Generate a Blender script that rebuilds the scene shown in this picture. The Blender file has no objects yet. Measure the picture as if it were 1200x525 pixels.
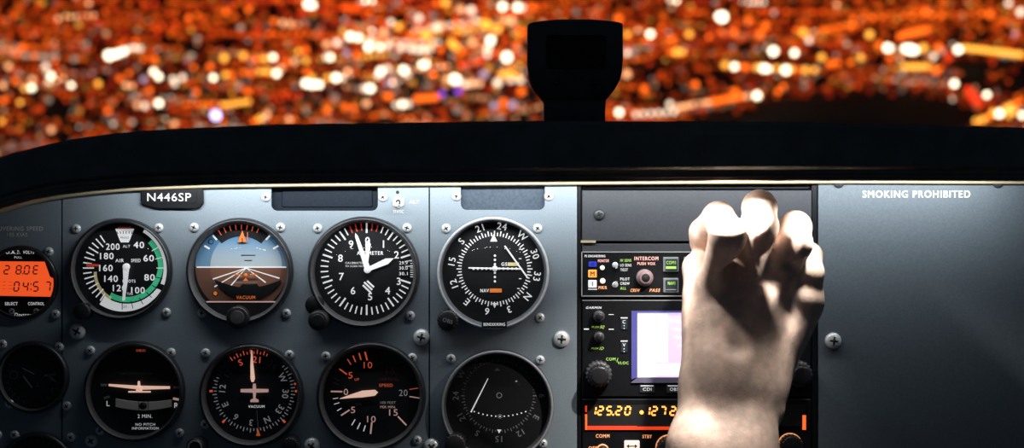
import bpy, math, random
import numpy as np
from mathutils import Vector, Matrix

random.seed(7)
C = bpy.context.scene.collection
PI = math.pi
U = 1.0 / 1500.0            # the panel is drawn in units of 1/1500 m
CAM_D = 1.11                # eye to panel
FPX = 50.0 / 36.0 * 1200.0

# ------------------------------------------------------------------ materials
MATS = {}

def principled(name, col, rough=0.5, metal=0.0, spec=0.5, emit=None, estr=0.0, noise=None, bump=None, sss=0.0, coat=0.0):
    m = bpy.data.materials.new(name); m.use_nodes = True
    nt = m.node_tree; b = nt.nodes['Principled BSDF']
    b.inputs['Base Color'].default_value = (*col, 1)
    b.inputs['Roughness'].default_value = rough
    b.inputs['Metallic'].default_value = metal
    b.inputs['Specular IOR Level'].default_value = spec
    b.inputs['Coat Weight'].default_value = coat
    if emit:
        b.inputs['Emission Color'].default_value = (*emit, 1)
        b.inputs['Emission Strength'].default_value = estr
    if sss:
        b.inputs['Subsurface Weight'].default_value = sss
        b.inputs['Subsurface Radius'].default_value = (1.0, 0.35, 0.2)
        b.inputs['Subsurface Scale'].default_value = 0.004
    if noise or bump:
        tc = nt.nodes.new('ShaderNodeTexCoord')
    if noise:                                   # (scale, spread)
        n = nt.nodes.new('ShaderNodeTexNoise'); n.inputs['Scale'].default_value = noise[0]
        n.inputs['Detail'].default_value = 4
        nt.links.new(tc.outputs['Object'], n.inputs['Vector'])
        r = nt.nodes.new('ShaderNodeValToRGB'); s = noise[1]
        r.color_ramp.elements[0].position = 0.3; r.color_ramp.elements[1].position = 0.7
        r.color_ramp.elements[0].color = (*[c * (1 - s) for c in col], 1)
        r.color_ramp.elements[1].color = (*[min(1, c * (1 + s)) for c in col], 1)
        nt.links.new(n.outputs['Fac'], r.inputs['Fac'])
        nt.links.new(r.outputs['Color'], b.inputs['Base Color'])
    if bump:                                    # (scale, strength, distance)
        n2 = nt.nodes.new('ShaderNodeTexNoise'); n2.inputs['Scale'].default_value = bump[0]
        n2.inputs['Detail'].default_value = 3
        nt.links.new(tc.outputs['Object'], n2.inputs['Vector'])
        bp = nt.nodes.new('ShaderNodeBump'); bp.inputs['Strength'].default_value = bump[1]
        bp.inputs['Distance'].default_value = bump[2]
        nt.links.new(n2.outputs['Fac'], bp.inputs['Height'])
        nt.links.new(bp.outputs['Normal'], b.inputs['Normal'])
    MATS[name] = m
    return m

P = principled
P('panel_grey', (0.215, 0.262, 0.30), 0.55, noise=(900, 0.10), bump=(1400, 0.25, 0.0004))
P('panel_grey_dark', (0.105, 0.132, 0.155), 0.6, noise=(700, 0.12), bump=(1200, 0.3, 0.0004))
P('stack_plate', (0.034, 0.038, 0.046), 0.6, noise=(600, 0.15), bump=(1500, 0.25, 0.0003))
P('slot_plate', (0.055, 0.075, 0.10), 0.6, spec=.2, noise=(500, 0.2))
P('slot_dark', (0.008, 0.013, 0.022), 0.6, spec=.15, noise=(500, 0.2))
P('black_plastic', (0.006, 0.007, 0.009), 0.5, spec=.22, noise=(300, 0.2))
P('bezel_black', (0.022, 0.024, 0.028), 0.33, noise=(400, 0.2))
P('bezel_mid', (0.085, 0.085, 0.09), 0.4, noise=(400, 0.15))
P('bezel_grey', (0.16, 0.17, 0.19), 0.35, noise=(400, 0.1))
P('dial_black', (0.0065, 0.007, 0.009), 0.55, noise=(200, 0.25))
P('knob_black', (0.018, 0.018, 0.02), 0.35, noise=(300, 0.2))
P('knob_grey', (0.06, 0.06, 0.065), 0.4, noise=(300, 0.2))
P('knob_rose', (0.30, 0.20, 0.21), 0.4, noise=(300, 0.15))
P('compass_black', (0.10, 0.11, 0.11), 0.6, noise=(60, 0.2))
P('vinyl', (0.13, 0.14, 0.14), 0.75, noise=(60, 0.2), bump=(700, 0.4, 0.0006))
P('rib_gloss', (0.16, 0.13, 0.11), 0.24, metal=.7, noise=(60, 0.2))
P('trim_beige', (0.42, 0.34, 0.22), 0.4, noise=(80, 0.12))
P('screw_steel', (0.80, 0.82, 0.82), 0.35, metal=0.3, noise=(300, 0.1))
P('screw_dark', (0.06, 0.065, 0.07), 0.4, metal=0.4, noise=(300, 0.1))
P('recess_black', (0.008, 0.008, 0.009), 0.7, noise=(300, 0.1))
P('print_white', (0.82, 0.82, 0.80), 0.6, emit=(.95, .97, 1), estr=0.42)  # instrument lighting put into this and the coloured prints as a glow
P('paint_white', (0.85, 0.85, 0.83), 0.6, noise=(400, 0.06))
P('rim_light', (0.55, 0.57, 0.60), 0.35, noise=(400, 0.06))
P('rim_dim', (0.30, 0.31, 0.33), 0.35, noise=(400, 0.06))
P('print_grey', (0.35, 0.36, 0.36), 0.6, noise=(400, 0.06))
P('slip_glass', (0.30, 0.31, 0.29), 0.4, emit=(.5, .5, .45), estr=.05)
P('print_dim', (0.12, 0.125, 0.125), 0.6, noise=(400, 0.06))
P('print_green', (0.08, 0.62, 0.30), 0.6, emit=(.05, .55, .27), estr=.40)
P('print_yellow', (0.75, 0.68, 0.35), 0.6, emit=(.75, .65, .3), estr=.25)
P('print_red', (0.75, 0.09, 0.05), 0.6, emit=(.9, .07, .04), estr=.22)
P('print_faintgreen', (0.06, 0.30, 0.17), 0.6, noise=(400, 0.05))
P('print_faintred', (0.25, 0.05, 0.04), 0.6, noise=(400, 0.05))
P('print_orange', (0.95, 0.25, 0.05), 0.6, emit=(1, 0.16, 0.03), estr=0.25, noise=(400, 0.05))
P('sky_blue', (0.10, 0.29, 0.48), 0.6, noise=(40, 0.08))
P('sky_pale', (0.42, 0.58, 0.68), 0.6, noise=(40, 0.05))
P('sky_blue2', (0.06, 0.21, 0.40), 0.6, noise=(40, 0.05))
P('ground_brown', (0.30, 0.125, 0.075), 0.6, noise=(40, 0.08))
P('ground_brown2', (0.22, 0.10, 0.065), 0.6, noise=(40, 0.08))
P('mark_red_lit', (0.6, 0.12, 0.06), 0.6, emit=(1, 0.14, 0.06), estr=0.42)  # red post-light tint put into the marks' colour and glow
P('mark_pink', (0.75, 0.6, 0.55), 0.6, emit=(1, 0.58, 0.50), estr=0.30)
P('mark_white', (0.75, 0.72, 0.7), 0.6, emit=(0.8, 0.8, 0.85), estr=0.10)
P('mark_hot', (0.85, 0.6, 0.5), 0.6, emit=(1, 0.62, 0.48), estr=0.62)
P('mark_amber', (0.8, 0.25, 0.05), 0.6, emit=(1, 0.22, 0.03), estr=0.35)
P('label_green', (0.35, 0.7, 0.15), 0.6, emit=(0.55, 0.8, 0.1), estr=0.38)
P('label_white', (0.8, 0.8, 0.8), 0.6, emit=(0.9, 0.9, 0.9), estr=0.38)
P('label_rose', (0.85, 0.5, 0.45), 0.6, emit=(1, 0.45, 0.38), estr=0.6)
P('label_amber', (0.85, 0.4, 0.2), 0.6, emit=(1, 0.38, 0.14), estr=0.7)
P('led_digit', (0.9, 0.4, 0.1), 0.5, emit=(1, 0.33, 0.05), estr=2.2)
P('led_red', (0.6, 0.05, 0.02), 0.5, emit=(1, 0.06, 0.01), estr=0.7)
P('led_redhot', (0.6, 0.05, 0.02), 0.5, emit=(1, 0.16, 0.03), estr=1.0)
P('lcd_orange', (0.8, 0.15, 0.05), 0.4, emit=(1, 0.10, 0.018), estr=0.78)
P('lcd_digit', (0.10, 0.015, 0.008), 0.5)
P('lcd_ghost', (0.5, 0.08, 0.02), 0.5, emit=(1, 0.08, 0.01), estr=0.42)
P('screen_white', (0.7, 0.7, 0.75), 0.3, emit=(0.90, 0.88, 1.0), estr=0.92)
P('screen_lilac', (0.7, 0.6, 0.75), 0.3, emit=(0.86, 0.64, 0.92), estr=0.82)
P('screen_line', (0.7, 0.5, 0.75), 0.3, emit=(0.75, 0.5, 0.85), estr=0.8)
P('screen_edge', (0.08, 0.08, 0.25), 0.25, emit=(0.10, 0.09, 0.42), estr=0.35)
P('screen_sill', (0.16, 0.15, 0.24), 0.3, noise=(200, 0.1))
P('button_grey', (0.20, 0.22, 0.24), 0.4, noise=(300, 0.1))
P('button_face', (0.025, 0.035, 0.045), 0.3, noise=(300, 0.1))
P('lamp_blue', (0.02, 0.03, 0.3), 0.4, emit=(0.02, 0.04, 0.55), estr=0.7)
P('lamp_orange', (0.9, 0.4, 0.08), 0.4, emit=(1, 0.36, 0.05), estr=0.7)
P('lamp_white', (0.7, 0.7, 0.7), 0.4, emit=(0.8, 0.8, 0.85), estr=0.6)
P('lamp_cream', (0.8, 0.75, 0.6), 0.4, emit=(1, 0.9, 0.7), estr=0.8)
P('button_lit', (0.8, 0.6, 0.55), 0.4, emit=(1, 0.70, 0.60), estr=0.8)
P('city_ground', (0.012, 0.010, 0.009), 0.9, noise=(0.02, 0.4))


def glass_material(name, tint, ior):
    m = bpy.data.materials.new(name); m.use_nodes = True; nt = m.node_tree
    for n in list(nt.nodes): nt.nodes.remove(n)
    o = nt.nodes.new('ShaderNodeOutputMaterial'); mx = nt.nodes.new('ShaderNodeMixShader')
    tr = nt.nodes.new('ShaderNodeBsdfTransparent'); gl = nt.nodes.new('ShaderNodeBsdfGlossy')
    lw = nt.nodes.new('ShaderNodeLayerWeight'); lw.inputs['Blend'].default_value = 0.5
    pw = nt.nodes.new('ShaderNodeMath'); pw.operation = 'POWER'; pw.inputs[1].default_value = 5
    nt.links.new(lw.outputs['Facing'], pw.inputs[0])
    fr = nt.nodes.new('ShaderNodeMath'); fr.operation = 'MULTIPLY_ADD'; fr.inputs[1].default_value = 0.8; fr.inputs[2].default_value = ior
    nt.links.new(pw.outputs[0], fr.inputs[0])
    tr.inputs['Color'].default_value = (*tint, 1); gl.inputs['Roughness'].default_value = 0.03
    nt.links.new(fr.outputs[0], mx.inputs[0]); nt.links.new(tr.outputs[0], mx.inputs[1])
    nt.links.new(gl.outputs[0], mx.inputs[2]); nt.links.new(mx.outputs[0], o.inputs['Surface'])
    MATS[name] = m

glass_material('cover_glass', (0.97, 0.97, 0.97), 0.003)
glass_material('windscreen', (0.97, 0.97, 0.97), 0.003)

# the horizon card is printed in a blend from blue to white at the horizon line (local height 5/1500 m above the dial centre)
def card(name, lo, hi):
    m = MATS[name]; nt = m.node_tree; b = nt.nodes['Principled BSDF']
    tc = nt.nodes.new('ShaderNodeTexCoord'); sp = nt.nodes.new('ShaderNodeSeparateXYZ'); mr = nt.nodes.new('ShaderNodeMapRange'); r = nt.nodes.new('ShaderNodeValToRGB')
    nt.links.new(tc.outputs['Object'], sp.inputs[0]); nt.links.new(sp.outputs['Z'], mr.inputs['Value'])
    mr.inputs['From Min'].default_value = 5 / 1500; mr.inputs['From Max'].default_value = 50 / 1500
    nt.links.new(mr.outputs[0], r.inputs['Fac']); nt.links.new(r.outputs['Color'], b.inputs['Base Color'])
    r.color_ramp.elements[0].color = (*lo, 1); r.color_ramp.elements[1].color = (*hi, 1); r.color_ramp.elements[1].position = .75
card('sky_blue', (.72, .80, .84), (.10, .29, .50)); card('sky_blue2', (.22, .40, .58), (.06, .20, .38))

# ------------------------------------------------------------------ mesh helper
_text_cache = {}

def text_mesh(s, bold):
    k = (s, bold)
    if k not in _text_cache:
        cu = bpy.data.curves.new('t', 'FONT'); cu.body = s; cu.size = 1.0
        cu.space_character = 1.0 + bold * 3.2 + .05; cu.resolution_u = 3
        ob = bpy.data.objects.new('t', cu)
        me = bpy.data.meshes.new_from_object(ob)
        vs = [(v.co.x, v.co.y, 0) for v in me.vertices]
        fs = [tuple(p.vertices) for p in me.polygons]
        if bold >= .02:                       # heavier strokes: the same letters laid over each other a hair apart
            v0, f0, n0 = list(vs), list(fs), len(vs); q = bold * .55; vs = []; fs = []
            for ly, (dx, dy) in enumerate(((-q, -q * .6), (q, -q * .6), (-q, q * .6), (q, q * .6))):
                b0 = len(vs); vs += [(a + dx, b_ + dy, ly) for a, b_, _ in v0]; fs += [tuple(i + b0 for i in f_) for f_ in f0]
        bpy.data.objects.remove(ob); bpy.data.meshes.remove(me); bpy.data.curves.remove(cu)
        xs = [v[0] for v in vs]; ys = [v[1] for v in vs]
        _text_cache[k] = (vs, fs, min(xs), max(xs), min(ys), max(ys))
    return _text_cache[k]


class MB:
    """collects shapes; x right, z up, y depth (negative towards the seats). Points are given as panel marks (px, py)."""
    def __init__(s, ox=0, oy=0, scale=U):
        s.v = []; s.f = []; s.fm = []; s.sm = []; s.mats = []; s.ox = ox; s.oy = oy; s.k = scale
    def mi(s, m):
        if m not in s.mats: s.mats.append(m)
        return s.mats.index(m)
    def add(s, vs, fs, mat, smooth=False):
        b = len(s.v); s.v += vs; i = s.mi(mat)
        for f in fs:
            s.f.append(tuple(b + k for k in f)); s.fm.append(i); s.sm.append(smooth)
    def pt(s, px, py, y): return (px - s.ox, y, s.oy - py)
    def poly(s, pts, y, mat): s.add([s.pt(a, b, y) for a, b in pts], [tuple(range(len(pts)))], mat)
    def plate(s, pts, y0, y1, mat, chamfer=0):
        """extruded outline, front at y0 (nearer the seats); pts clockwise on the panel as seen"""
        n = len(pts)
        if chamfer:
            cx = sum(p[0] for p in pts) / n; cy = sum(p[1] for p in pts) / n
            w = max(abs(p[0] - cx) for p in pts); h = max(abs(p[1] - cy) for p in pts)
            inner = [(cx + (a - cx) * (1 - chamfer / w), cy + (b - cy) * (1 - chamfer / h)) for a, b in pts]
            vs = [s.pt(a, b, y0) for a, b in inner] + [s.pt(a, b, y0 + chamfer) for a, b in pts] + [s.pt(a, b, y1) for a, b in pts]
            fs = [tuple(range(n))[::-1], tuple(range(2 * n, 3 * n))]
            for i in range(n):
                j = (i + 1) % n
                fs += [(i, j, n + j, n + i), (n + i, n + j, 2 * n + j, 2 * n + i)]
        else:
            vs = [s.pt(a, b, y0) for a, b in pts] + [s.pt(a, b, y1) for a, b in pts]
            fs = [tuple(range(n))[::-1], tuple(range(n, 2 * n))]
            for i in range(n):
                j = (i + 1) % n; fs.append((i, j, n + j, n + i))
        s.add(vs, fs, mat)
    def box(s, x0, y0, x1, y1, d0, d1, mat, chamfer=0, r=0):
        """rectangle on the panel from (x0,y0) to (x1,y1), between depths d0 (front) and d1"""
        s.plate(rrect(x0, y0, x1, y1, r), d0, d1, mat, chamfer)
    def lathe(s, prof, mat, cx, cy, seg=64, knurl=0, kamp=0.0, squash=1.0, cap=True):
        vs = []; fs = []
        for (r, y) in prof:
            for i in range(seg):
                a = 2 * PI * i / seg
                rr = r * (1 + (kamp * (1 if (i // 2) % 2 else -1) if knurl and r > knurl else 0))
                p = s.pt(cx, cy, y)
                vs.append((p[0] + rr * math.sin(a), p[1], p[2] + rr * squash * math.cos(a)))
        n = len(prof)
        for k in range(n - 1):
            for i in range(seg):
                j = (i + 1) % seg
                fs.append((k * seg + i, (k + 1) * seg + i, (k + 1) * seg + j, k * seg + j))
        if cap and prof[-1][0] > 0: fs.append(tuple((n - 1) * seg + i for i in range(seg))[::-1])
        s.add(vs, fs, mat, True)
    def text(s, t, px, py, h, mat, rot=0, y=0, w=None, bold=0.012, slant=0):
        vs, fs, x0, x1, y0, y1 = text_mesh(t, bold)
        k = h / (y1 - y0); kx = k if w is None else w / (x1 - x0)
        cx = (x0 + x1) / 2; cy = (y0 + y1) / 2; c, sn = math.cos(rot), math.sin(rot)
        o = s.pt(px, py, y); out = []
        for a, b, ly in vs:
            X = (a - cx) * kx; Z = (b - cy) * k; X += slant * Z
            out.append((o[0] + X * c + Z * sn, o[1] - ly * .04, o[2] - X * sn + Z * c))
        s.add(out, fs, mat)
    def line(s, x0, y0, x1, y1, w0, w1, y, mat, t=0):
        dx, dy = x1 - x0, y1 - y0; L = math.hypot(dx, dy) or 1; nx, ny = -dy / L, dx / L
        pts = [(x0 + nx * w0 / 2, y0 + ny * w0 / 2), (x1 + nx * w1 / 2, y1 + ny * w1 / 2),
               (x1 - nx * w1 / 2, y1 - ny * w1 / 2), (x0 - nx * w0 / 2, y0 - ny * w0 / 2)]
        if t: s.plate(pts, y, y + t, mat)
        else: s.poly(pts, y, mat)
    def tick(s, cx, cy, deg, r0, r1, w, y, mat):
        a = math.radians(deg); sx, sy = math.sin(a), -math.cos(a)
        s.line(cx + sx * r0, cy + sy * r0, cx + sx * r1, cy + sy * r1, w, w, y, mat)
    def band(s, cx, cy, r0, r1, a0, a1, y, mat, r0b=None, r1b=None):
        n = max(3, int(abs(a1 - a0) / 4)); vs = []; fs = []
        r0b = r0 if r0b is None else r0b; r1b = r1 if r1b is None else r1b
        for i in range(n + 1):
            t = i / n; a = math.radians(a0 + (a1 - a0) * t)
            for r in (r0 + (r0b - r0) * t, r1 + (r1b - r1) * t):
                vs.append(s.pt(cx + r * math.sin(a), cy - r * math.cos(a), y))
            if i: fs.append((2 * i - 2, 2 * i, 2 * i + 1, 2 * i - 1))
        s.add(vs, fs, mat)
    def disc(s, cx, cy, r, y, mat, seg=48):
        s.poly([(cx + r * math.sin(2 * PI * i / seg), cy - r * math.cos(2 * PI * i / seg)) for i in range(seg)], y, mat)
    def mesh(s, name):
        me = bpy.data.meshes.new(name)
        me.from_pydata([(a * s.k, b * s.k, c * s.k) for a, b, c in s.v], [], s.f)
        for m in s.mats: me.materials.append(MATS[m])
        me.polygons.foreach_set('material_index', s.fm)
        me.polygons.foreach_set('use_smooth', s.sm)
        me.update(); return me
    def build(s, name, parent=None, loc=None):
        o = bpy.data.objects.new(name, s.mesh(name)); C.objects.link(o)
        if parent: o.parent = parent
        if loc: o.location = loc
        return o


def rrect(x0, y0, x1, y1, r=0, n=5, corners=(1, 1, 1, 1)):
    pts = []
    for k, (cx, cy, a0) in enumerate(((x0 + r, y0 + r, 180), (x1 - r, y0 + r, 270), (x1 - r, y1 - r, 0), (x0 + r, y1 - r, 90))):
        if r and corners[k]:
            for i in range(n + 1):
                a = math.radians(a0 + 90 * i / n); pts.append((cx + r * math.cos(a), cy + r * math.sin(a)))
        else:
            pts.append(((x0, x1, x1, x0)[k], (y0, y0, y1, y1)[k]))
    return pts


def at(px, py, d=0.0):
    """the place d metres in front of the panel that lies on the line of sight through (px, py)"""
    k = (CAM_D - d) / FPX
    return Vector(((px - 600) * k, -d, (262.5 - py) * k))


def tag(o, label, cat, group=None, kind=None):
    o['label'] = label; o['category'] = cat
    if group: o['group'] = group
    if kind: o['kind'] = kind
    return o


def thing(name, px, py, label, cat, group=None, y=0.0):
    o = bpy.data.objects.new(name, None); C.objects.link(o); o.empty_display_size = 0.02
    o.location = ((px - 600) * U, y, (262.5 - py) * U)
    return tag(o, label, cat, group)


def clash(o):
    return o

# ------------------------------------------------------------------ screws and knobs
def screw_mesh(r, mat, name):
    b = MB()
    h = r * 0.62
    b.lathe([(r, 0), (r, -h * 0.25), (r * 0.94, -h * 0.55), (r * 0.78, -h * 0.8), (r * 0.5, -h * 0.97), (r * 0.25, -h)], mat, 0, 0, 28)
    c = r * 0.5; w = r * 0.16
    for k in range(2):
        p = [(-c, -w * .7), (c, -w * .7), (c, w * .7), (-c, w * .7)]
        if k: p = [(-bb, a) for a, bb in p]
        b.plate(p, -h * 1.02, -h * 0.8, 'recess_black')
    b.lathe([(w * 1.5, -h * 0.8), (w * 1.5, -h * 1.03)], 'recess_black', 0, 0, 10)
    return b.mesh(name)

SM_S = screw_mesh(5.4, 'screw_steel', 'screw')
SM_B = screw_mesh(9.6, 'screw_steel', 'screw')
SM_M = screw_mesh(7.6, 'screw_steel', 'screw')
SM_D = screw_mesh(6.5, 'screw_dark', 'screw')

def screw(parent, px, py, me=None, y=0.0, name='screw'):
    o = bpy.data.objects.new(name, me or SM_S); C.objects.link(o)
    o.parent = parent
    ox, oy = parent['_px']
    o.location = ((px - ox) * U, y * U, (oy - py) * U)
    o.rotation_euler = (0, random.uniform(0, PI / 2), 0)
    return o


def knob(parent, px, py, r, h, mat='knob_black', name='knob', knurled=False, cap=None, stem=0.0, y0=0.0):
    ox, oy = parent['_px']
    b = MB()
    prof = [(r, 0), (r, -h * 0.8), (r * 0.94, -h * 0.93), (r * 0.8, -h)]
    b.lathe(prof, mat, 0, 0, 48 if not knurled else 72, knurl=r * 0.9 if knurled else 0, kamp=0.035)
    if cap: b.lathe([(r * 0.62, -h), (r * 0.62, -h - 0.3), (r * .55, -h - 0.5)], cap, 0, 0, 36)
    o = b.build(name, parent, ((px - ox) * U, y0 * U, (oy - py) * U))
    return o


def new_thing(name, px, py, label, cat, group=None):
    t = thing(name, px, py, label, cat, group); t['_px'] = (px, py); return t

# ------------------------------------------------------------------ outline of the panel top
TRIM = [(-260, 420), (-160, 330), (-80, 278), (-40, 259), (0, 246), (35, 235.5), (80, 228), (150, 221.5), (250, 217.6), (400, 216), (600, 214.8),
        (800, 213.4), (1000, 212.8), (1200, 213.5), (1400, 215), (1500, 216)]
TOPL = [(-260, 330), (-160, 250), (-80, 207), (0, 181), (70, 163), (150, 152.5), (300, 145.5), (450, 142.5), (600, 140.5), (900, 141), (1000, 144),
        (1200, 148), (1400, 153), (1500, 156)]

def curve(tab, x):
    for (a, b), (c, d) in zip(tab, tab[1:]):
        if x <= c:
            t = max(0, (x - a) / (c - a)); return b + (d - b) * t
    return tab[-1][1]

def smooth_curve(tab, x):
    return sum(curve(tab, x + k) * w for k, w in ((-24, 1), (-12, 2), (0, 3), (12, 2), (24, 1))) / 9

# ------------------------------------------------------------------ panel sheets
def sheet(name, x0, x1, label, mat, bottom=620, notches=(), big=()):
    t = new_thing(name, (x0 + x1) / 2, 400, label, 'instrument panel', 'sheets of the instrument panel')
    b = MB((x0 + x1) / 2, 400)
    top = []
    x = x0
    stops = sorted({x0, x1, *[x0 + k * 20 for k in range(int((x1 - x0) / 20) + 1)]})
    def ytop(x): return min(smooth_curve(TRIM, x) - 2, 260) if x > -30 else smooth_curve(TRIM, x) - 2
    def inside(x): return any(a - 1 < x < c + 1 for a, c, _ in notches)
    pts = []
    done = set()
    for x in stops:
        for n in notches:
            if n not in done and x >= n[0]:
                a, c, d = n; r = 7
                pts.append((a, ytop(a)))
                pts += [(a + r - r * math.cos(math.radians(q)), d - r + r * math.sin(math.radians(q))) for q in (0, 22, 45, 67, 90)]
                pts += [(c - r + r * math.sin(math.radians(q)), d - r + r * math.cos(math.radians(q))) for q in (0, 22, 45, 67, 90)]
                pts.append((c, ytop(c))); done.add(n)
        if not inside(x): pts.append((x, ytop(x)))
    pts += [(x1, bottom), (x0, bottom)]
    b.plate(pts, 0, 4, mat)
    b.build('panel_sheet', t)
    for (px, py, m) in big: screw(t, px, py, m)
    return t

s1 = sheet('instrument_panel', -260, 72, 'narrow grey panel sheet carrying the orange lit clock at the pilot side edge', 'panel_grey', big=[])
s2 = sheet('instrument_panel', 74, 502.4, 'wide grey metal panel sheet carrying the six flight instruments', 'panel_grey',
           notches=((318, 443, 247),), big=[(92, 388, SM_B), (494, 395, SM_B), (108, 516, SM_M), (312, 231, SM_S), (449, 231, SM_S), (366, 522, SM_B)])
s3 = sheet('instrument_panel', 504, 676, 'grey metal panel sheet carrying the two course indicators beside the radios', 'panel_grey',
           notches=((540, 638.5, 246),), big=[(658, 397, SM_B), (506, 523, SM_B), (535, 230, SM_S), (643, 230, SM_S)])
s4 = new_thing('glovebox_panel', 1220, 400, 'plain grey sheet marked SMOKING PROHIBITED on the passenger side', 'panel')
b = MB(1220, 400)
xs = [958.5 + k * 20 for k in range(28)]
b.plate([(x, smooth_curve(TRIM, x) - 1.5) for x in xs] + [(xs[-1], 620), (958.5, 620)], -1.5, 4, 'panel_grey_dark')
b.build('panel_sheet', s4)
b = MB(1220, 400); b.text('SMOKING PROHIBITED', 1073, 227.5, 8.4, 'paint_white', y=-1.75, w=126, bold=0.035); b.build('lettering', s4)
screw(s4, 975.5, 399, SM_B, -1.5); screw(s4, 982, 214, SM_D, -1.5); screw(s4, 1168, 214, SM_D, -1.5); screw(s4, 1330, 399, SM_B, -1.5)

# manoeuvring speed lettering is printed on the narrow sheet
b = MB(-94, 400)
b.text('MANEUVERING SPEED', 15, 268, 5.2, 'paint_white', y=-0.2, w=72, bold=0.035)
b.text('105 KIAS', 21, 275, 4.8, 'paint_white', y=-0.2, w=24, bold=0.035)
b.build('lettering', s1)

# small hole and lettering round the toggle, on the wide sheet
b = MB(288.2, 400)
b.lathe([(2.0, -0.1), (1.9, -0.15)], 'recess_black', 466, 225.3, 16)
b.text('ALT', 485.5, 236.5, 3.6, 'paint_white', y=-0.2, w=12); b.text('STATIC', 467, 248, 3.6, 'paint_white', y=-0.2, w=12)
b.build('lettering', s2)

# blanking plates behind the two slots
t = new_thing('blanking_plate', 380, 234, 'near-black recessed blanking plate in the slot above the altimeter', 'plate')
b = MB(380, 234); b.box(312, 205, 449, 256, 10, 12, 'slot_dark'); b.build('plate', t)
b = MB(380, 234); b.box(329, 211, 436, 243, 8.5, 10, 'slot_dark', chamfer=1, r=2); b.build('raised_field', t)
t = new_thing('blanking_plate', 589, 234, 'steel blue recessed blanking plate in the slot above the upper course indicator', 'plate')
b = MB(589, 234); b.box(534, 205, 645, 255, 7, 9, 'slot_plate'); b.build('plate', t)

# registration placard
t = new_thing('registration_placard', 202, 233, 'black placard with white letters N446SP screwed on under the glareshield', 'placard')
b = MB(202, 233)
b.plate([(166, 222), (239, 219.5), (239.5, 238), (236, 243), (230, 244.5), (184, 244), (170, 240), (166.5, 238)], -5, 0, 'black_plastic', chamfer=1.2)
b.build('plate', t)
b = MB(202, 233); b.box(171, 223, 232, 238, -5.5, -5, 'black_plastic', r=1.5); b.text('N446SP', 200, 231.2, 9.4, 'print_white', y=-5.7, w=51, bold=0.012)
b.build('lettering', t)

# toggle switch
t = new_thing('toggle_switch', 467, 237, 'small chrome toggle switch beside the slot above the altimeter', 'switch')
b = MB(467, 237); b.lathe([(7.6, 0), (7.6, -1.4), (7, -2.2), (4.2, -2.4), (4, -1.2)], 'screw_steel', 467, 237, 6, cap=False)
b.lathe([(4.6, -2.2), (4.3, -4.2), (3.2, -4.4), (3.0, -2.5)], 'screw_steel', 467, 237, 24, cap=False); b.disc(467, 237, 3.2, -3.2, 'recess_black', 20); b.build('nut', t)
b = MB(467, 237)
n = 14; vs = []; fs = []
for k, (r, y, z) in enumerate(((1.3, -2.5, 0), (1.5, -6, -1.2), (2.2, -11, -3.0), (2.4, -12.5, -3.5), (1.4, -13.5, -3.8))):
    for i in range(n):
        a = 2 * PI * i / n; vs.append((r * math.cos(a) - k * 0.5, y, z + r * math.sin(a)))
for k in range(4):
    for i in range(n): fs.append((k * n + i, k * n + (i + 1) % n, (k + 1) * n + (i + 1) % n, (k + 1) * n + i))
fs.append(tuple(4 * n + i for i in range(n))); b.add(vs, fs, 'screw_steel', True); b.build('lever', t)

# ------------------------------------------------------------------ gauges
def gauge(name, cx, cy, R, ri, label, cat, screws, mat='bezel_black', h=11, rim=None, group='round instruments on the panel', glass=True, inner='bezel_mid'):
    t = new_thing(name, cx, cy, label, cat, group)
    b = MB(cx, cy)
    b.lathe([(R, 0), (R, -h * 0.45), (R - 1.2, -h * 0.8), (R - 3, -h), (R - 4, -h)], mat, cx, cy, 96, cap=False)
    b.build('bezel', t)
    b = MB(cx, cy); b.lathe([(R - 4, -h), (R - 4.6, -h * .97), (ri + .8, -h * .35), (ri, -1)], inner, cx, cy, 96, cap=False); b.build('inner_ring', t)
    if rim:
        b = MB(cx, cy); b.lathe([(R - 0.6, -h * 0.6), (R - 0.9, -h - 0.5), (R - 2.6, -h - 0.9), (R - 3.6, -h - 0.2)], rim, cx, cy, 96, cap=False); b.build('rim', t)
    for p in screws: screw(t, *p)
    if glass:
        b = MB(cx, cy); b.lathe([(ri + 1.2, -h * 0.45), (ri + 1.2, -h * 0.47)], 'cover_glass', cx, cy, 64); b.build('cover_glass', t)
    return t

def dial(t, mats_cb, cx, cy, r, name='dial', face='dial_black'):
    b = MB(*t['_px']); b.disc(t['_px'][0], t['_px'][1], r + 2, -1.0, face, 72)
    mats_cb(b); b.build(name, t)

def needle(t, pts_fn, name='needle'):
    b = MB(*t['_px']); pts_fn(b); return b.build(name, t)

Y1 = -1.25   # printed marks
Y2 = -2.2

# -- clock / outside air temperature
t = gauge('digital_clock', 26, 331, 43.5, 41.5, 'round black clock and volt meter with orange lit display at the pilot side edge', 'clock',
          [(21, 295), (58, 295), (15.5, 364.5), (44, 364.5), (66, 368), (-12, 367)], h=5, glass=False)
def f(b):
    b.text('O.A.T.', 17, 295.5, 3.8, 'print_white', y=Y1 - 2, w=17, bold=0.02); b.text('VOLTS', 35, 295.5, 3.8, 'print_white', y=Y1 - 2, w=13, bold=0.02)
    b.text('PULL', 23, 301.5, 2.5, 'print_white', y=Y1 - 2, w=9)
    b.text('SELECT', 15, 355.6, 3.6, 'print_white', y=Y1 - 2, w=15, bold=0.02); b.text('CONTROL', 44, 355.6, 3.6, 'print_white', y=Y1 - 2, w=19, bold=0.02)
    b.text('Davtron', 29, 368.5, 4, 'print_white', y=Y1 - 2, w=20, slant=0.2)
f_clock = f
b = MB(26, 331); b.disc(26, 331, 42, -3, 'black_plastic', 72); f_clock(b); b.build('face_plate', t)
b = MB(26, 331); b.plate([(-9, 306), (54, 306.5), (60, 324), (64, 326), (65, 347.5), (-12, 346)], -4.2, -3, 'lcd_orange'); lcd = b.build('display', t)

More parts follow.
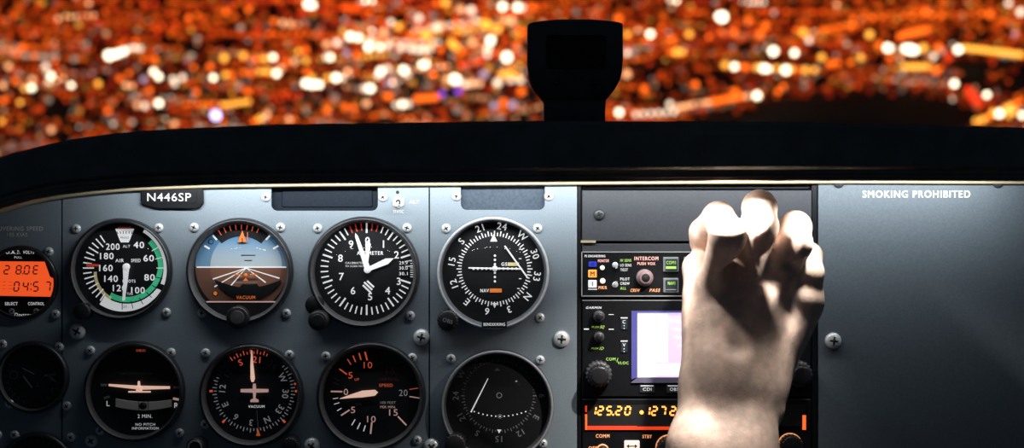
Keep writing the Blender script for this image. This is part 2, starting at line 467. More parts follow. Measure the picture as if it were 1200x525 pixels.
def seg7(b, ch, x, y, w, h, mat, yy, th, slant=0.12):
    segs = {'0': 'abcdef', '1': 'bc', '2': 'abged', '3': 'abgcd', '4': 'fgbc', '5': 'afgcd', '6': 'afgedc', '7': 'abc', '8': 'abcdefg', '9': 'abcdfg', 'E': 'adefg'}[ch]
    def sx(px, py): return px + (y - py) * slant
    hw, hh = w / 2, h / 2
    C_ = {'a': ((-hw, -hh), (hw, -hh)), 'b': ((hw, -hh), (hw, 0)), 'c': ((hw, 0), (hw, hh)), 'd': ((-hw, hh), (hw, hh)), 'e': ((-hw, 0), (-hw, hh)),
          'f': ((-hw, -hh), (-hw, 0)), 'g': ((-hw, 0), (hw, 0))}
    for s_ in segs:
        (a, c), (d, e) = C_[s_]
        L = math.hypot(d - a, e - c); k = th * 0.35 / L
        a2, c2, d2, e2 = a + (d - a) * k, c + (e - c) * k, d - (d - a) * k, e - (e - c) * k
        X0, Y0, X1, Y1_ = x + a2, y + c2, x + d2, y + e2
        b.line(sx(X0, Y0), Y0, sx(X1, Y1_), Y1_, th, th, yy, mat)

b = MB(26, 331)
for ch, x in zip('280E', (10, 24, 33.5, 44)): seg7(b, ch, x, 316, 5.4, 9.5, 'lcd_digit', -4.4, 1.5)
b.line(28.2, 320.6, 29.4, 320.6, 1.6, 1.6, -4.4, 'lcd_digit')
for ch, x in zip('0457', (21.5, 32, 44, 58)): seg7(b, ch, x, 335.5, 5.4, 10.5, 'lcd_digit', -4.4, 1.5)
for yy in (332.6, 338.8): b.line(37.6, yy, 39, yy, 1.6, 1.6, -4.4, 'lcd_digit')
for i in range(3):
    for k, w_ in ((0, 5), (1, 4), (2, 5)): b.line(-2 + k * 7, 330 + i * 4, -2 + k * 7 + w_, 330 + i * 4, 0.8, 0.8, -4.4, 'lcd_ghost')
b.build('digits', lcd)

# -- airspeed
t = gauge('airspeed_indicator', 143, 315.5, 60, 54, 'airspeed dial with green and white speed arcs beside the orange clock', 'gauge',
          [(90, 268), (186.5, 267), (195.5, 366)], h=11)
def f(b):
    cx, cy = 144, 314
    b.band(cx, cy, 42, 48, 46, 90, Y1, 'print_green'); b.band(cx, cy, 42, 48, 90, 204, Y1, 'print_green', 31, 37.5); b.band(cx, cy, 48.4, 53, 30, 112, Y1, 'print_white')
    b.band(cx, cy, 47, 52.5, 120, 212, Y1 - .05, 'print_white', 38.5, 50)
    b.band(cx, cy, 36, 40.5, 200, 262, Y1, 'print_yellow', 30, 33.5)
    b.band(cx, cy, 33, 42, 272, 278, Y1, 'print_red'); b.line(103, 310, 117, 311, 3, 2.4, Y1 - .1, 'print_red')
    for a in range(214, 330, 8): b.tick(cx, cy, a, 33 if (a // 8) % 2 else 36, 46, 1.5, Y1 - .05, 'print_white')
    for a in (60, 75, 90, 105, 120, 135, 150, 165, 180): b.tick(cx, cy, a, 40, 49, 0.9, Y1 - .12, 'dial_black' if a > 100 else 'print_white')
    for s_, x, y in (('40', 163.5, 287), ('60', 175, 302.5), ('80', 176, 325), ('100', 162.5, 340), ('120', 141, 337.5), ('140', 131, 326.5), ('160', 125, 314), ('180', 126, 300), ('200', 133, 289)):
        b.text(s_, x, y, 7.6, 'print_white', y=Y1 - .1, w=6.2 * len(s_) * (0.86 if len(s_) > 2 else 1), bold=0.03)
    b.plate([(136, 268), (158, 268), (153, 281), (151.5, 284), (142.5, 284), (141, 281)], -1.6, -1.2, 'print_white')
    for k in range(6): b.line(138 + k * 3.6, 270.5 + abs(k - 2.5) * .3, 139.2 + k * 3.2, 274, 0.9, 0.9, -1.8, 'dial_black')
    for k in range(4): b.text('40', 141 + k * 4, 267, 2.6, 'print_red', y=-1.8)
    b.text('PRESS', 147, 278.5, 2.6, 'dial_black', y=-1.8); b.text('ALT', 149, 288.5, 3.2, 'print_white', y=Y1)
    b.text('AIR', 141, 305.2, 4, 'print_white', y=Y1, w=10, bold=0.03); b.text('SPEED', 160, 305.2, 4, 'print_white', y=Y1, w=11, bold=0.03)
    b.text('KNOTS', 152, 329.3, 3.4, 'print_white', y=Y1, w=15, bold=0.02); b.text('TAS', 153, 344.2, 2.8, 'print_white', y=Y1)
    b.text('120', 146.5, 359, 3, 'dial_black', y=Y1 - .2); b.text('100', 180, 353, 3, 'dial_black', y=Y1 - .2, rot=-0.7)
dial(t, f, 143, 315.5, 54)
needle(t, lambda b: (b.plate([(145.5, 313), (152.8, 313), (150.8, 330), (147.4, 352), (144.8, 352), (146, 330)], -4, -3, 'print_white'),
                     b.lathe([(4, -1), (4, -4.4), (3, -5)], 'print_white', 149.2, 312.5, 24)))
knob(t, 100, 364, 10.4, 16)

# -- attitude
t = gauge('attitude_indicator', 282, 317.5, 62.5, 54, 'attitude dial showing blue sky above brown ground with orange pointer', 'gauge',
          [(228, 266.5), (329, 266.5), (237, 366.6), (336, 367)], h=12)
def f(b):
    cx, cy = 283.5, 313
    def half(r, up, mat, y, n=40, cx=cx, cyy=312.5):
        a0, a1 = (-90, 90) if up else (90, 270)
        b.poly([(cx + r * math.sin(math.radians(a0 + (a1 - a0) * i / n)), cyy - r * math.cos(math.radians(a0 + (a1 - a0) * i / n))) for i in range(n + 1)], y, mat)
    half(54, True, 'sky_blue2', Y1); half(54, False, 'ground_brown2', Y1)
    half(42, True, 'sky_blue', Y1 - .15, cx=289); half(42, False, 'ground_brown', Y1 - .15, cx=289)
    # the card fades from blue to white at the horizon in printed bands
    b.band(cx, cy, 36, 55, -40, 40, Y1 - .3, 'dial_black')
    for a in (-32, -24, -16, -8, 0, 8, 16, 24): b.tick(cx, cy, a, 44, 51, 1.2, Y1 - .4, 'mark_red_lit')
    for a in (-60, 60, -42, 42): b.tick(cx, cy, a, 43, 50, 2, Y1 - .4, 'print_white')
    b.line(231, 313, 337, 313, 1.6, 1.6, Y1 - .4, 'print_white')
    b.line(283, 299, 300, 299, 0.9, 0.9, Y1 - .4, 'recess_black'); b.line(287, 305, 296, 305, 0.9, 0.9, Y1 - .4, 'recess_black')
    for x, y in ((250, 327), (270, 336), (328, 326), (312, 331), (252, 336)): b.line(289, 314, x, y, 0.8, 1.6, Y1 - .4, 'print_white')
    for y, w_ in ((324, 9), (331, 13), (318, 6)): b.line(289 - w_, y, 289 + w_, y, 1, 1, Y1 - .4, 'print_grey')
    for x, y, c in ((248, 283, 'sky_blue2'), (253, 343.6, 'mark_amber')):
        b.disc(x, y, 3.2, Y1 - .4, 'recess_black', 16); b.disc(x, y, 2.4, Y1 - .5, c, 16)
dial(t, f, 282, 317.5, 54, 'horizon_card')
b = MB(282, 317.5)
b.plate([(279.6, 283.5), (285, 270), (289.6, 283.5)], -3.6, -3, 'print_orange'); b.line(285, 279, 285, 284, 1, 1, -3.8, 'dial_black'); b.line(291, 272, 291, 283, 0.9, 0.9, -3.4, 'mark_red_lit'); b.build('bank_pointer', t)
b = MB(282, 317.5)
arc = [(252 + 79 * i / 24, 327.5 + 24 * math.sin(PI * i / 24) ** 0.7) for i in range(25)]
arc2 = [(331 - 79 * i / 24, 327.5 + 9.5 * math.sin(PI * i / 24) + (-4 if 9 <= i <= 14 else 0)) for i in range(1, 24)]
b.plate(arc[::-1] + arc2[::-1], -3.4, -2.8, 'dial_black')
b.plate([(229 + 5, 353.5), (334, 353.5), (322, 366), (282, 373), (243, 366)], -4.2, -3.4, 'dial_black')
b.line(243, 353.3, 324, 353.3, 1.4, 1.4, -4.4, 'mark_pink')
b.text('VACUUM', 289, 348.3, 4, 'mark_amber', y=-3.8, w=22, bold=0.04)
b.build('lower_mask', t)
b = MB(282, 317.5); b.line(276, 321.5, 284, 321.5, 1.4, 1.4, -5, 'mark_amber', .5); b.line(294, 321.5, 302, 321.5, 1.4, 1.4, -5, 'mark_amber', .5)
b.lathe([(2, -3), (2, -5.3), (1.2, -5.6)], 'mark_amber', 289, 322, 16); b.plate([(286, 329), (289, 325), (292, 329)], -5, -4.5, 'mark_amber'); b.build('aircraft_symbol', t)
knob(t, 281.5, 371, 13.5, 17, cap='knob_grey')

# -- altimeter
t = gauge('altimeter', 427, 319, 65.5, 57.5, 'altimeter with white numerals and two thick white hands', 'gauge',
          [(372.6, 267.5), (477, 267), (481, 369.7)], h=12)
def f(b):
    cx, cy = 430, 315
    for i in range(50):
        a = i * 7.2
        m = 'print_white' if 21 < a < 332 else 'print_red'
        if 88 < a < 108: continue
        b.tick(cx, cy, a, 42 if i % 5 == 0 else 45, 54, 2.0 if i % 5 == 0 else 1.5, Y1, m)
    b.tick(cx, cy, 0, 42, 54, 2, Y1 - .1, 'print_white')
    for s_, x, y in (('0', 431, 282), ('1', 449.7, 286), ('2', 465, 298.5), ('3', 467.5, 329.5), ('4', 454.5, 340.5), ('5', 434, 347.5), ('6', 414, 340.5), ('7', 400.4, 324), ('8', 399.3, 302.5), ('9', 411.7, 286)):
        b.text(s_, x, y, 8.6, 'print_white', y=Y1, bold=0.025)
    b.text('ALTIMETER', 434, 296.5, 4.4, 'print_white', y=Y1, w=31, bold=0.04)
    b.text('CALIBRATED', 416, 308, 2.3, 'print_white', y=Y1, w=22); b.text('TO 20,000 FEET', 416, 312, 2.3, 'print_white', y=Y1, w=22)
    b.poly([(467, 304), (487, 303), (489, 324), (470, 326)], Y1, 'black_plastic')
    for s_, y in (('29.9', 308), ('30.0', 314), ('30.1', 320.5)): b.text(s_, 473, y, 3.8, 'print_white', y=Y1 - .1, w=10, bold=0.02)
    for k in range(8): b.line(481, 306 + k * 2.6, 485 + (k % 2) * 2, 306 + k * 2.6, 0.8, 0.8, Y1 - .1, 'print_white')
    for x0, y0, x1, y1 in ((427, 330.5, 436.5, 339.5), (425.5, 334, 435, 343), (430.5, 329, 438.5, 336.5)): b.line(x0, y0, x1, y1, 2.1, 2.1, Y1, 'print_white')
dial(t, f, 427, 319, 57)
def hand(b, x0, y0, x1, y1, w0, w1, y, mat, tip=4):
    dx, dy = x1 - x0, y1 - y0; L = math.hypot(dx, dy); ux, uy = dx / L, dy / L; nx, ny = -uy, ux
    m = (x1 - ux * tip, y1 - uy * tip)
    pts = [(x0 + nx * w0, y0 + ny * w0), (m[0] + nx * w1, m[1] + ny * w1), (x1, y1), (m[0] - nx * w1, m[1] - ny * w1), (x0 - nx * w0, y0 - ny * w0)]
    b.plate(pts[::-1], y, y + 0.5, mat)
needle(t, lambda b: hand(b, 430, 316, 432, 281, 0.6, 3.2, -2.4, 'print_white', 5), 'ten_thousand_hand')
needle(t, lambda b: hand(b, 428, 317, 462, 302.5, 2.2, 3.6, -3.3, 'print_white', 9), 'short_hand')
needle(t, lambda b: (hand(b, 432.5, 318, 417, 273, 3.6, 1.7, -4.3, 'print_white', 4), b.lathe([(4, -1), (4, -4.8), (2.6, -5.2)], 'print_white', 431, 316, 24)), 'long_hand')
b = MB(427, 319); b.lathe([(11, -0), (11, -9), (9, -11)], 'black_plastic', 370, 357, 36); b.build('corner_boss', t)
knob(t, 376, 374, 12, 26, mat='knob_black', cap='knob_black')

# -- course indicator, upper
def rose(b, cx, cy, rt, rn, off, mat, hh=7, tick_r=(39.5, 45), ord_=('24', 'W', '30', '33', 'N', '3', '6', 'E', '12', '15', 'S', '21'), mats=None, y=Y1, tw=1.3, inward=False, step=5, bold=0.02):
    for i, s_ in enumerate(ord_):
        a = off + 30 * i; ar = math.radians(a); mm = mats(a % 360) if mats else mat
        b.text(s_, cx + rn * math.sin(ar), cy - rn * math.cos(ar), hh, mm, rot=ar, y=y, bold=bold)
    a = off
    for i in range(int(360 / step)):
        a = off + step * i; mm = mats(a % 360) if mats else mat
        big = (i * step) % 10 == 0
        b.tick(cx, cy, a, tick_r[0] if big or not inward else tick_r[0] + 2, tick_r[1] if big or inward else tick_r[1] - 2, tw, y, mm)

t = gauge('course_indicator', 578, 319.5, 66, 59.5, 'upper course indicator with a bright white compass rose and slanted needle', 'gauge',
          [(523, 267.6), (630, 267.6), (632.7, 372)], rim='rim_light', h=12, mat='bezel_grey', inner='bezel_grey')
def f(b):
    cx, cy = 579.5, 315
    rose(b, cx, cy, 0, 50.5, 10, 'print_white', 8, (38.5, 44.5))
    b.plate([(574.5, 283), (578.5, 274), (582.8, 283)], Y1 - .3, Y1, 'print_white'); b.plate([(577, 355), (582.5, 355), (579.7, 361)], Y1 - .3, Y1, 'print_white')
    for k in (-15, -10, 10, 15, 5, -5): b.disc(580, 314.5 + k, 1.4, Y1, 'print_white', 12)
    for x, y in ((609.5, 292), (609.5, 303), (609.5, 326.5), (607.5, 338)): b.line(x - 1.5, y, x + 1.5, y, 1, 1, Y1, 'print_white')
    b.text('NAV', 568, 340.4, 4, 'print_white', y=Y1, w=10, bold=0.04); b.text('GS', 591, 309.4, 4, 'print_white', y=Y1, bold=0.04)
dial(t, f, 578, 319.5, 59)
b = MB(578, 319.5); b.plate(rrect(574, 338, 588, 342.6), Y1 - .6, Y1, 'mark_amber');
b.plate(rrect(595, 307.5, 608, 311.5), Y1 - .6, Y1, 'print_yellow'); b.build('flags', t)
needle(t, lambda b: b.line(591.5, 288, 618, 325, 1.8, 1.8, -3, 'print_white', .5), 'course_needle')
def f2(b):
    b.line(549, 313.8, 612, 315, 1.6, 1.6, -2.4, 'print_white', .4)
    for k in range(11):
        if k != 5: b.lathe([(1.5, -2), (1.5, -2.8)], 'print_white', 555 + k * 5, 314.8, 10)
    b.lathe([(3.3, -2), (3.3, -2.9)], 'print_white', 580, 314.5, 16)
needle(t, f2, 'glide_needle')
b = MB(578, 319.5); b.box(565, 375.2, 594, 383, -13.5, -11, 'black_plastic', r=1); b.text('BENDIX/KING', 579.5, 379, 3.6, 'print_white', y=-13.8, w=25, bold=0.02); b.build('nameplate', t)
k = knob(t, 525.7, 374.5, 12.5, 20, knurled=True, name='knob'); b = MB(525.7, 374.5); b.text('OBS', 525.7, 374.5, 4.4, 'print_grey', y=-20.4, rot=0.3); b.build('lettering', k)

# -- small dark twin gauge
t = gauge('fuel_gauge', 40, 441.5, 42.5, 37, 'small dark twin-needle engine gauge under the orange clock', 'gauge',
          [(3.5, 403), (70, 406), (12, 472.5), (79, 475.5)], h=8)
def f(b):
    b.line(27, 431, 41, 438, 0.9, 0.9, Y1, 'print_grey'); b.line(53, 440, 67, 438, 1.3, 1.3, Y1, 'print_grey'); b.band(74, 430, 17, 19.6, 205, 245, Y1, 'print_faintgreen')
    b.band(17, 439, 4, 5, 0, 360, Y1, 'print_dim'); b.text('L', 46, 450, 5, 'print_dim', y=Y1); b.text('R', 63, 457, 5, 'print_dim', y=Y1)
    for a in range(200, 340, 14): b.tick(40, 441, a, 29, 33, .8, Y1, 'print_dim')
    for a in range(20, 160, 14): b.tick(40, 441, a, 29, 33, .8, Y1, 'print_dim')
dial(t, f, 40, 441, 37)
needle(t, lambda b: b.line(28.5, 440, 39, 454, 1.1, 1.1, -2.5, 'print_grey', .4))
t = gauge('engine_gauge', 45, 549, 44, 38, 'dark round gauge cut by the lower edge, lowest at the pilot side', 'gauge', [(18, 509), (84, 512), (-2, 509)], h=8)
def f(b):
    for a in range(-60, 61, 12): b.tick(45, 549, a, 30, 35, .9, Y1, 'print_dim')
dial(t, f, 45, 549, 38)
needle(t, lambda b: b.line(45, 549, 28, 525, 1.6, 1, -2.5, 'print_grey', .4))

# -- turn coordinator
t = gauge('turn_coordinator', 159, 458, 59, 52, 'turn coordinator with a small pale aircraft seen from behind', 'gauge',
          [(106.6, 410.5), (201, 413), (118, 504), (211, 507)], h=11)
def f(b):
    b.text('DC', 163, 410.5, 2.6, 'mark_red_lit', y=Y1); b.text('ELEC', 168, 410.5, 2.6, 'mark_red_lit', y=Y1, w=7)
    for (x, y, r) in ((122.5, 450.8, 0), (207.5, 453.6, 0.05), (126, 465.2, -0.35), (207, 467.3, 0.2)):
        c, s_ = math.cos(r), math.sin(r); b.line(x - 3.6 * c, y - 3.6 * s_, x + 3.6 * c, y + 3.6 * s_, 2.8, 2.8, Y1, 'mark_pink' if x > 200 and y > 460 else 'print_grey')
    b.text('L', 127.5, 472.5, 6, 'print_white', y=Y1); b.text('R', 207.3, 474.7, 6, 'print_white', y=Y1)
    b.text('2 MIN.', 170.5, 487.3, 4.2, 'print_white', y=Y1, w=17); b.text('NO PITCH', 171, 497, 3, 'print_white', y=Y1, w=23); b.text('INFORMATION', 171, 501.5, 3, 'print_white', y=Y1, w=31)
    b.text('TURN COORDINATOR', 160, 437.5, 2.6, 'print_dim', y=Y1, w=40)
dial(t, f, 159, 458, 52)
def f2(b):
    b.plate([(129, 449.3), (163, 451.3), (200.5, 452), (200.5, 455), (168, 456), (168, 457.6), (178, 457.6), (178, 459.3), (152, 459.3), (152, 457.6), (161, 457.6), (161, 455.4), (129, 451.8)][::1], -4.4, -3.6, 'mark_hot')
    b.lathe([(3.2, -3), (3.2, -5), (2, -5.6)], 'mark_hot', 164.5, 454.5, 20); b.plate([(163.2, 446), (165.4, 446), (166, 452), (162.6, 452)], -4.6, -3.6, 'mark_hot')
needle(t, f2, 'aircraft_symbol')
b = MB(159, 458)
up = [(136.5 + 65.5 * i / 12, 466.6 + 3.2 * math.sin(PI * i / 12) + 1.2 * i / 12) for i in range(13)]
lo = [(202 - 65.5 * i / 12, 476.3 + 4.2 * math.sin(PI * i / 12)) for i in range(13)]
b.plate(up + lo, -3, -1, 'slip_glass', chamfer=1); b.line(164, 470, 164, 480, .8, .8, -3.2, 'dial_black'); b.line(175, 470, 175, 480, .8, .8, -3.2, 'dial_black'); inc = b.build('slip_tube', t)
b = MB(169, 475); b.lathe([(4.4, -3.2), (4.2, -5), (2.8, -6.6), (0.5, -7.4)], 'black_plastic', 169, 475, 20); b.build('slip_ball', inc, (10 * U, 0, -17 * U))

# -- heading indicator
t = gauge('heading_indicator', 295.5, 462.5, 61, 53, 'heading dial with a pale aircraft outline and red-lit compass numerals', 'gauge',
          [(241.5, 413.4), (339.6, 415.5), (241, 497)], h=11)
def f(b):
    cx, cy = 298, 458
    mm = lambda a: 'mark_red_lit' if (a > 322 or a < 22) else ('print_dim' if 22 <= a < 50 or 290 < a <= 322 else 'mark_white')  # red lamp tint put into the colour of the upper numerals
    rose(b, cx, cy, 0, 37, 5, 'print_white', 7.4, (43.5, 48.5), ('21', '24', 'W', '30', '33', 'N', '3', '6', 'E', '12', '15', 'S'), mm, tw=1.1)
    for a in (45, 90, 135, 225, 270, 80): b.tick(cx, cy, a, 48, 52, 2.6, Y1, 'mark_red_lit')
    b.text('VACUUM', 301, 476, 3, 'print_white', y=Y1, w=19, bold=0.03)
dial(t, f, 295.5, 462.5, 53, 'compass_card')
def f2(b):
    b.plate([(297.4, 449), (300.6, 449), (301.2, 455), (315.5, 455.3), (315.5, 459), (301, 459.5), (300.4, 466), (304, 468), (304, 470.6), (294.4, 470.6), (294.4, 468), (297.9, 466), (297.2, 459.5), (283, 459), (283, 455.3), (297, 455)][::-1], -4, -3.4, 'mark_pink')
needle(t, f2, 'aircraft_symbol')
def f2(b):
    b.plate([(295.6, 410), (296.6, 410), (297.8, 425), (299.8, 443), (298.4, 447), (295.8, 447), (294.6, 443), (294.6, 425)], -4.4, -3.8, 'mark_hot')
needle(t, f2, 'lubber_pointer')
def f2(b):
    b.line(301.8, 480, 303.6, 503, .8, .8, -3.5, 'print_grey'); b.plate([(301, 510), (303.3, 502), (306, 510)], -3.6, -3, 'print_orange')
needle(t, f2, 'pointer_tail')
knob(t, 343, 519, 10, 20, knurled=True); k = knob(t, 233, 521, 11, 20, mat='knob_black'); b = MB(0, 0); b.lathe([(8.5, -20), (8.5, -20.8), (6.8, -20.8), (6.6, -20)], 'print_grey', 0, 0, 32, cap=False); b.build('ring', k)

# -- vertical speed
t = gauge('vertical_speed_indicator', 435.5, 463.5, 64, 56, 'vertical speed dial with one glowing pale needle just under zero', 'gauge',
          [(382, 417), (483.4, 419), (489, 515.5)], h=11)
def f(b):
    cx, cy = 434, 461  # upper marks carry the red post-light tint in their colour
    for s_, x, y, m in (('0', 405.7, 459, 'mark_pink'), ('5', 411, 439.5, 'mark_red_lit'), ('10', 431.5, 427.5, 'mark_red_lit'), ('15', 458, 433.5, 'print_faintred'), ('20', 472.8, 460, 'mark_white'),
                        ('15', 461.3, 483, 'mark_pink'), ('10', 435.5, 490.8, 'mark_pink'), ('5', 414, 480, 'mark_pink')):
        b.text(s_, x, y, 7.4, m, y=Y1, w=5 * len(s_), bold=0.015)
    for x0, y0, x1, y1, w_, m in ((388, 458.4, 401.5, 458.6, 1.8, 'mark_pink'), (391, 448, 397.5, 450.5, .8, 'print_dim'), (391.5, 442, 397.5, 446, .8, 'print_dim'), (398, 432, 407, 438.5, 1.5, 'mark_red_lit'), (407.5, 420.5, 411.6, 427, 1.1, 'mark_red_lit'),
                              (414, 416.5, 417, 424, 1.4, 'mark_red_lit'), (421, 413.5, 423.4, 421.5, 1.6, 'mark_red_lit'), (428, 412, 430.6, 422, 1.9, 'mark_red_lit'), (463, 428, 470, 422.5, .8, 'print_faintred'),
                              (480, 456, 490, 454.5, .8, 'mark_red_lit'), (480, 464.3, 493, 466.3, 1.2, 'mark_pink'), (466.5, 487.5, 476.5, 498, 1.7, 'mark_pink'), (436, 494.5, 434.5, 508, 1.9, 'mark_pink'),
                              (428.5, 498, 426.3, 505, 1.2, 'print_white'), (422.5, 495, 419, 502.5, 1.2, 'print_white'), (416.5, 491, 412.5, 498, 1.2, 'print_white'), (400, 486.5, 410, 480, 1.8, 'mark_pink'),
                              (395.5, 481, 400.5, 478, 1, 'print_white'), (391.8, 473.3, 398, 471.5, .8, 'print_white'), (390.5, 467, 396.5, 466, .8, 'print_white')):
        b.line(x0, y0, x1, y1, w_, w_, Y1, m)
    b.text('UP', 418.5, 444.3, 3, 'mark_red_lit', y=Y1); b.text('DN', 420.5, 473.5, 3, 'print_grey', y=Y1); b.text('VERTICAL', 456.5, 444.5, 3.4, 'print_faintred', y=Y1, w=24)
    b.text('SPEED', 452.5, 451.2, 3.6, 'mark_red_lit', y=Y1, w=16); b.text('100 FEET', 455, 471.5, 2.8, 'mark_white', y=Y1, w=18); b.text('PER MIN.', 455, 476.6, 2.8, 'mark_pink', y=Y1, w=18)
dial(t, f, 435.5, 463.5, 56)
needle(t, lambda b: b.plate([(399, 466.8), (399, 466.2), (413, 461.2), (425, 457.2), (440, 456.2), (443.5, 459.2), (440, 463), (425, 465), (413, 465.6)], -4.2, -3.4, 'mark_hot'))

# -- course indicator, lower
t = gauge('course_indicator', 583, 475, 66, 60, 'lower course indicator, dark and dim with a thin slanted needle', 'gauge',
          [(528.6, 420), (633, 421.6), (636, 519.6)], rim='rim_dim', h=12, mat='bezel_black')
def f(b):
    cx, cy = 584.5, 463.5
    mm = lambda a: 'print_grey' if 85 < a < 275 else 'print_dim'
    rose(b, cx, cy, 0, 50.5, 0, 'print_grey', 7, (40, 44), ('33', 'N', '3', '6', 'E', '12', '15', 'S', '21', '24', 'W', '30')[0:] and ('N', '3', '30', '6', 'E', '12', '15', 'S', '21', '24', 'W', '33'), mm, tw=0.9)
    b.band(585, 463, 2.4, 3.4, 0, 360, Y1, 'print_grey'); b.band(586, 487.5, 1.8, 2.6, 0, 360, Y1, 'print_grey')
    for k in range(13):
        x = 556 + k * 5; b.disc(x, 487.5 - ((x - 586) / 30) ** 2 * 5.5, 0.9, Y1, 'print_white', 10)
    b.plate([(582.5, 503), (587.5, 503), (585, 507.5)], Y1 - .3, Y1, 'print_white'); b.plate([(579.5, 434), (582.5, 431), (586, 434)], Y1 - .3, Y1, 'print_dim')
dial(t, f, 583, 475, 60)
needle(t, lambda b: b.line(572, 443, 552, 482.5, 0.9, 1.7, -3, 'print_white', .4), 'course_needle')
knob(t, 534, 518, 12.5, 20, knurled=True)
b = MB(583, 475); b.box(570, 534, 598, 541, -13.5, -11, 'black_plastic', r=1); b.build('nameplate', t)

# ------------------------------------------------------------------ radio stack
t = new_thing('radio_rack', 817, 400, 'black recessed rack with side rails that holds the radios', 'rack')
for x0, x1 in ((676.6, 681), (951, 957.6)):
    b = MB(817, 400); b.box(x0, 205, x1, 640, 0, 22, 'black_plastic', chamfer=.8); b.build('side_rail', t)
b = MB(817, 400); b.box(677, 205, 957, 640, 22, 24, 'black_plastic'); b.build('back_plate', t)
b = MB(817, 400); b.box(682, 208, 950.5, 221.4, 6, 12, 'black_plastic', chamfer=.8); b.build('top_rail', t)

t = new_thing('blank_cover_plate', 817, 253, 'dark blue-grey blank cover plate above the intercom with one black screw', 'cover plate')
b = MB(817, 253); b.box(682, 223, 950.5, 283, -2, 6, 'stack_plate', chamfer=1); b.build('plate', t)
screw(t, 702, 251.5, SM_D, -2); screw(t, 932, 251.5, SM_D, -2)
b = MB(817, 253); b.box(680.5, 281.6, 698, 284.4, -3, -1.8, 'trim_beige'); b.build('edge_clip', t)

t = new_thing('intercom_panel', 817, 321, 'black audio intercom radio with lit push buttons, topmost unit of the stack', 'radio')
b = MB(817, 321); b.box(682, 285.5, 950, 349, 0, 18, 'stack_plate', chamfer=1); b.build('case', t)
b = MB(817, 321); b.box(682, 294.5, 950, 347, -2.5, 0, 'black_plastic', chamfer=.6, r=1); fp = b.build('face_plate', t)
b = MB(817, 321)
for x0, y0, x1, y1 in ((681.5, 295.2, 950.5, 295.2), (681.5, 346.6, 950.5, 346.6), (681.6, 295, 681.6, 347), (950, 295, 950, 347)): b.line(x0, y0, x1, y1, 1.2, 1.2, -3.4, 'print_grey', .8)
b.build('edge_frame', t)
b = MB(817, 321); yy = -2.7
b.text('PS ENGINEERING', 697, 300, 2.8, 'label_white', y=yy, w=24, bold=0.04); b.text('MONITOR', 707, 305.5, 3.4, 'label_rose', y=yy, w=13, bold=0.05)
b.text('HI SENS', 733, 305, 3.2, 'label_green', y=yy, w=13, bold=0.03); b.text('LO SENS', 733, 310.6, 3.2, 'label_white', y=yy, w=13, bold=0.03); b.text('TEST', 731, 316, 3.2, 'label_white', y=yy, w=9, bold=0.03)
b.text('PILOT', 732, 326.8, 3.2, 'label_white', y=yy, w=11, bold=0.03); b.text('CREW', 732, 332, 3.2, 'label_white', y=yy, w=11, bold=0.03); b.text('ALL', 730, 337.6, 3.2, 'label_green', y=yy, w=7, bold=0.03)
b.text('INTERCOM', 757, 302.8, 4.4, 'label_rose', y=yy, w=28, bold=0.05); b.text('PUSH VOX', 757, 308.8, 3.4, 'label_rose', y=yy, w=21, bold=0.05)
b.text('CREW', 744, 340, 3.8, 'label_amber', y=yy, w=11, bold=0.05, slant=.3); b.text('PASS', 767, 340, 3.8, 'label_amber', y=yy, w=12, bold=0.05, slant=.3)
b.text('MKR', 706, 336.8, 3.6, 'label_amber', y=yy, w=10, bold=0.06); b.line(689, 338.8, 699.5, 338.8, 1.2, 1.2, yy, 'label_white')
b.build('lettering', fp)
for (x0, y0, x1, y1, m, s_, tm) in ((689.5, 306.5, 699, 312.5, 'lamp_blue', 'O', 'recess_black'), (689, 316, 699, 325, 'lamp_orange', 'M', 'recess_black'), (689, 328, 699, 337, 'lamp_white', 'I', 'recess_black')):
    b = MB(817, 321); b.box(x0, y0, x1, y1, -4, -2.5, m, chamfer=.5, r=1); b.text(s_, (x0 + x1) / 2, (y0 + y1) / 2, (y1 - y0) * .55, tm, y=-4.1, bold=0.03); b.build('marker_lamp', t)
for x, y, r, m in ((705.6, 313.6, 2.8, 'lamp_cream'), (706, 329, 3.2, 'lamp_cream')):
    b = MB(817, 321); b.lathe([(r, -2.5), (r, -3.6), (r * .7, -4.6), (r * .2, -5)], m, x, y, 18); b.build('indicator_light', t)
for x, y in ((720.5, 310.5), (720.5, 333.5)):
    b = MB(817, 321); b.lathe([(3.6, -2.5), (3.4, -4), (2.2, -4)], 'screw_steel', x, y, 18); b.line(x, y, x + 1.4, y + (3.6 if y < 320 else -4), 2, 2.6, -9, 'screw_steel', 6); b.build('toggle', t)
k = knob(t, 754.8, 325, 9.8, 9, 'knob_rose', y0=-2.5); b = MB(0, 0); b.lathe([(7.4, -9), (7.4, -15), (6.6, -16), (5, -16.2)], 'knob_rose', 0, 0, 40); b.lathe([(5, -16), (4.6, -16.6)], 'recess_black', 0, 0, 30); b.build('inner_knob', k)
bx = 0
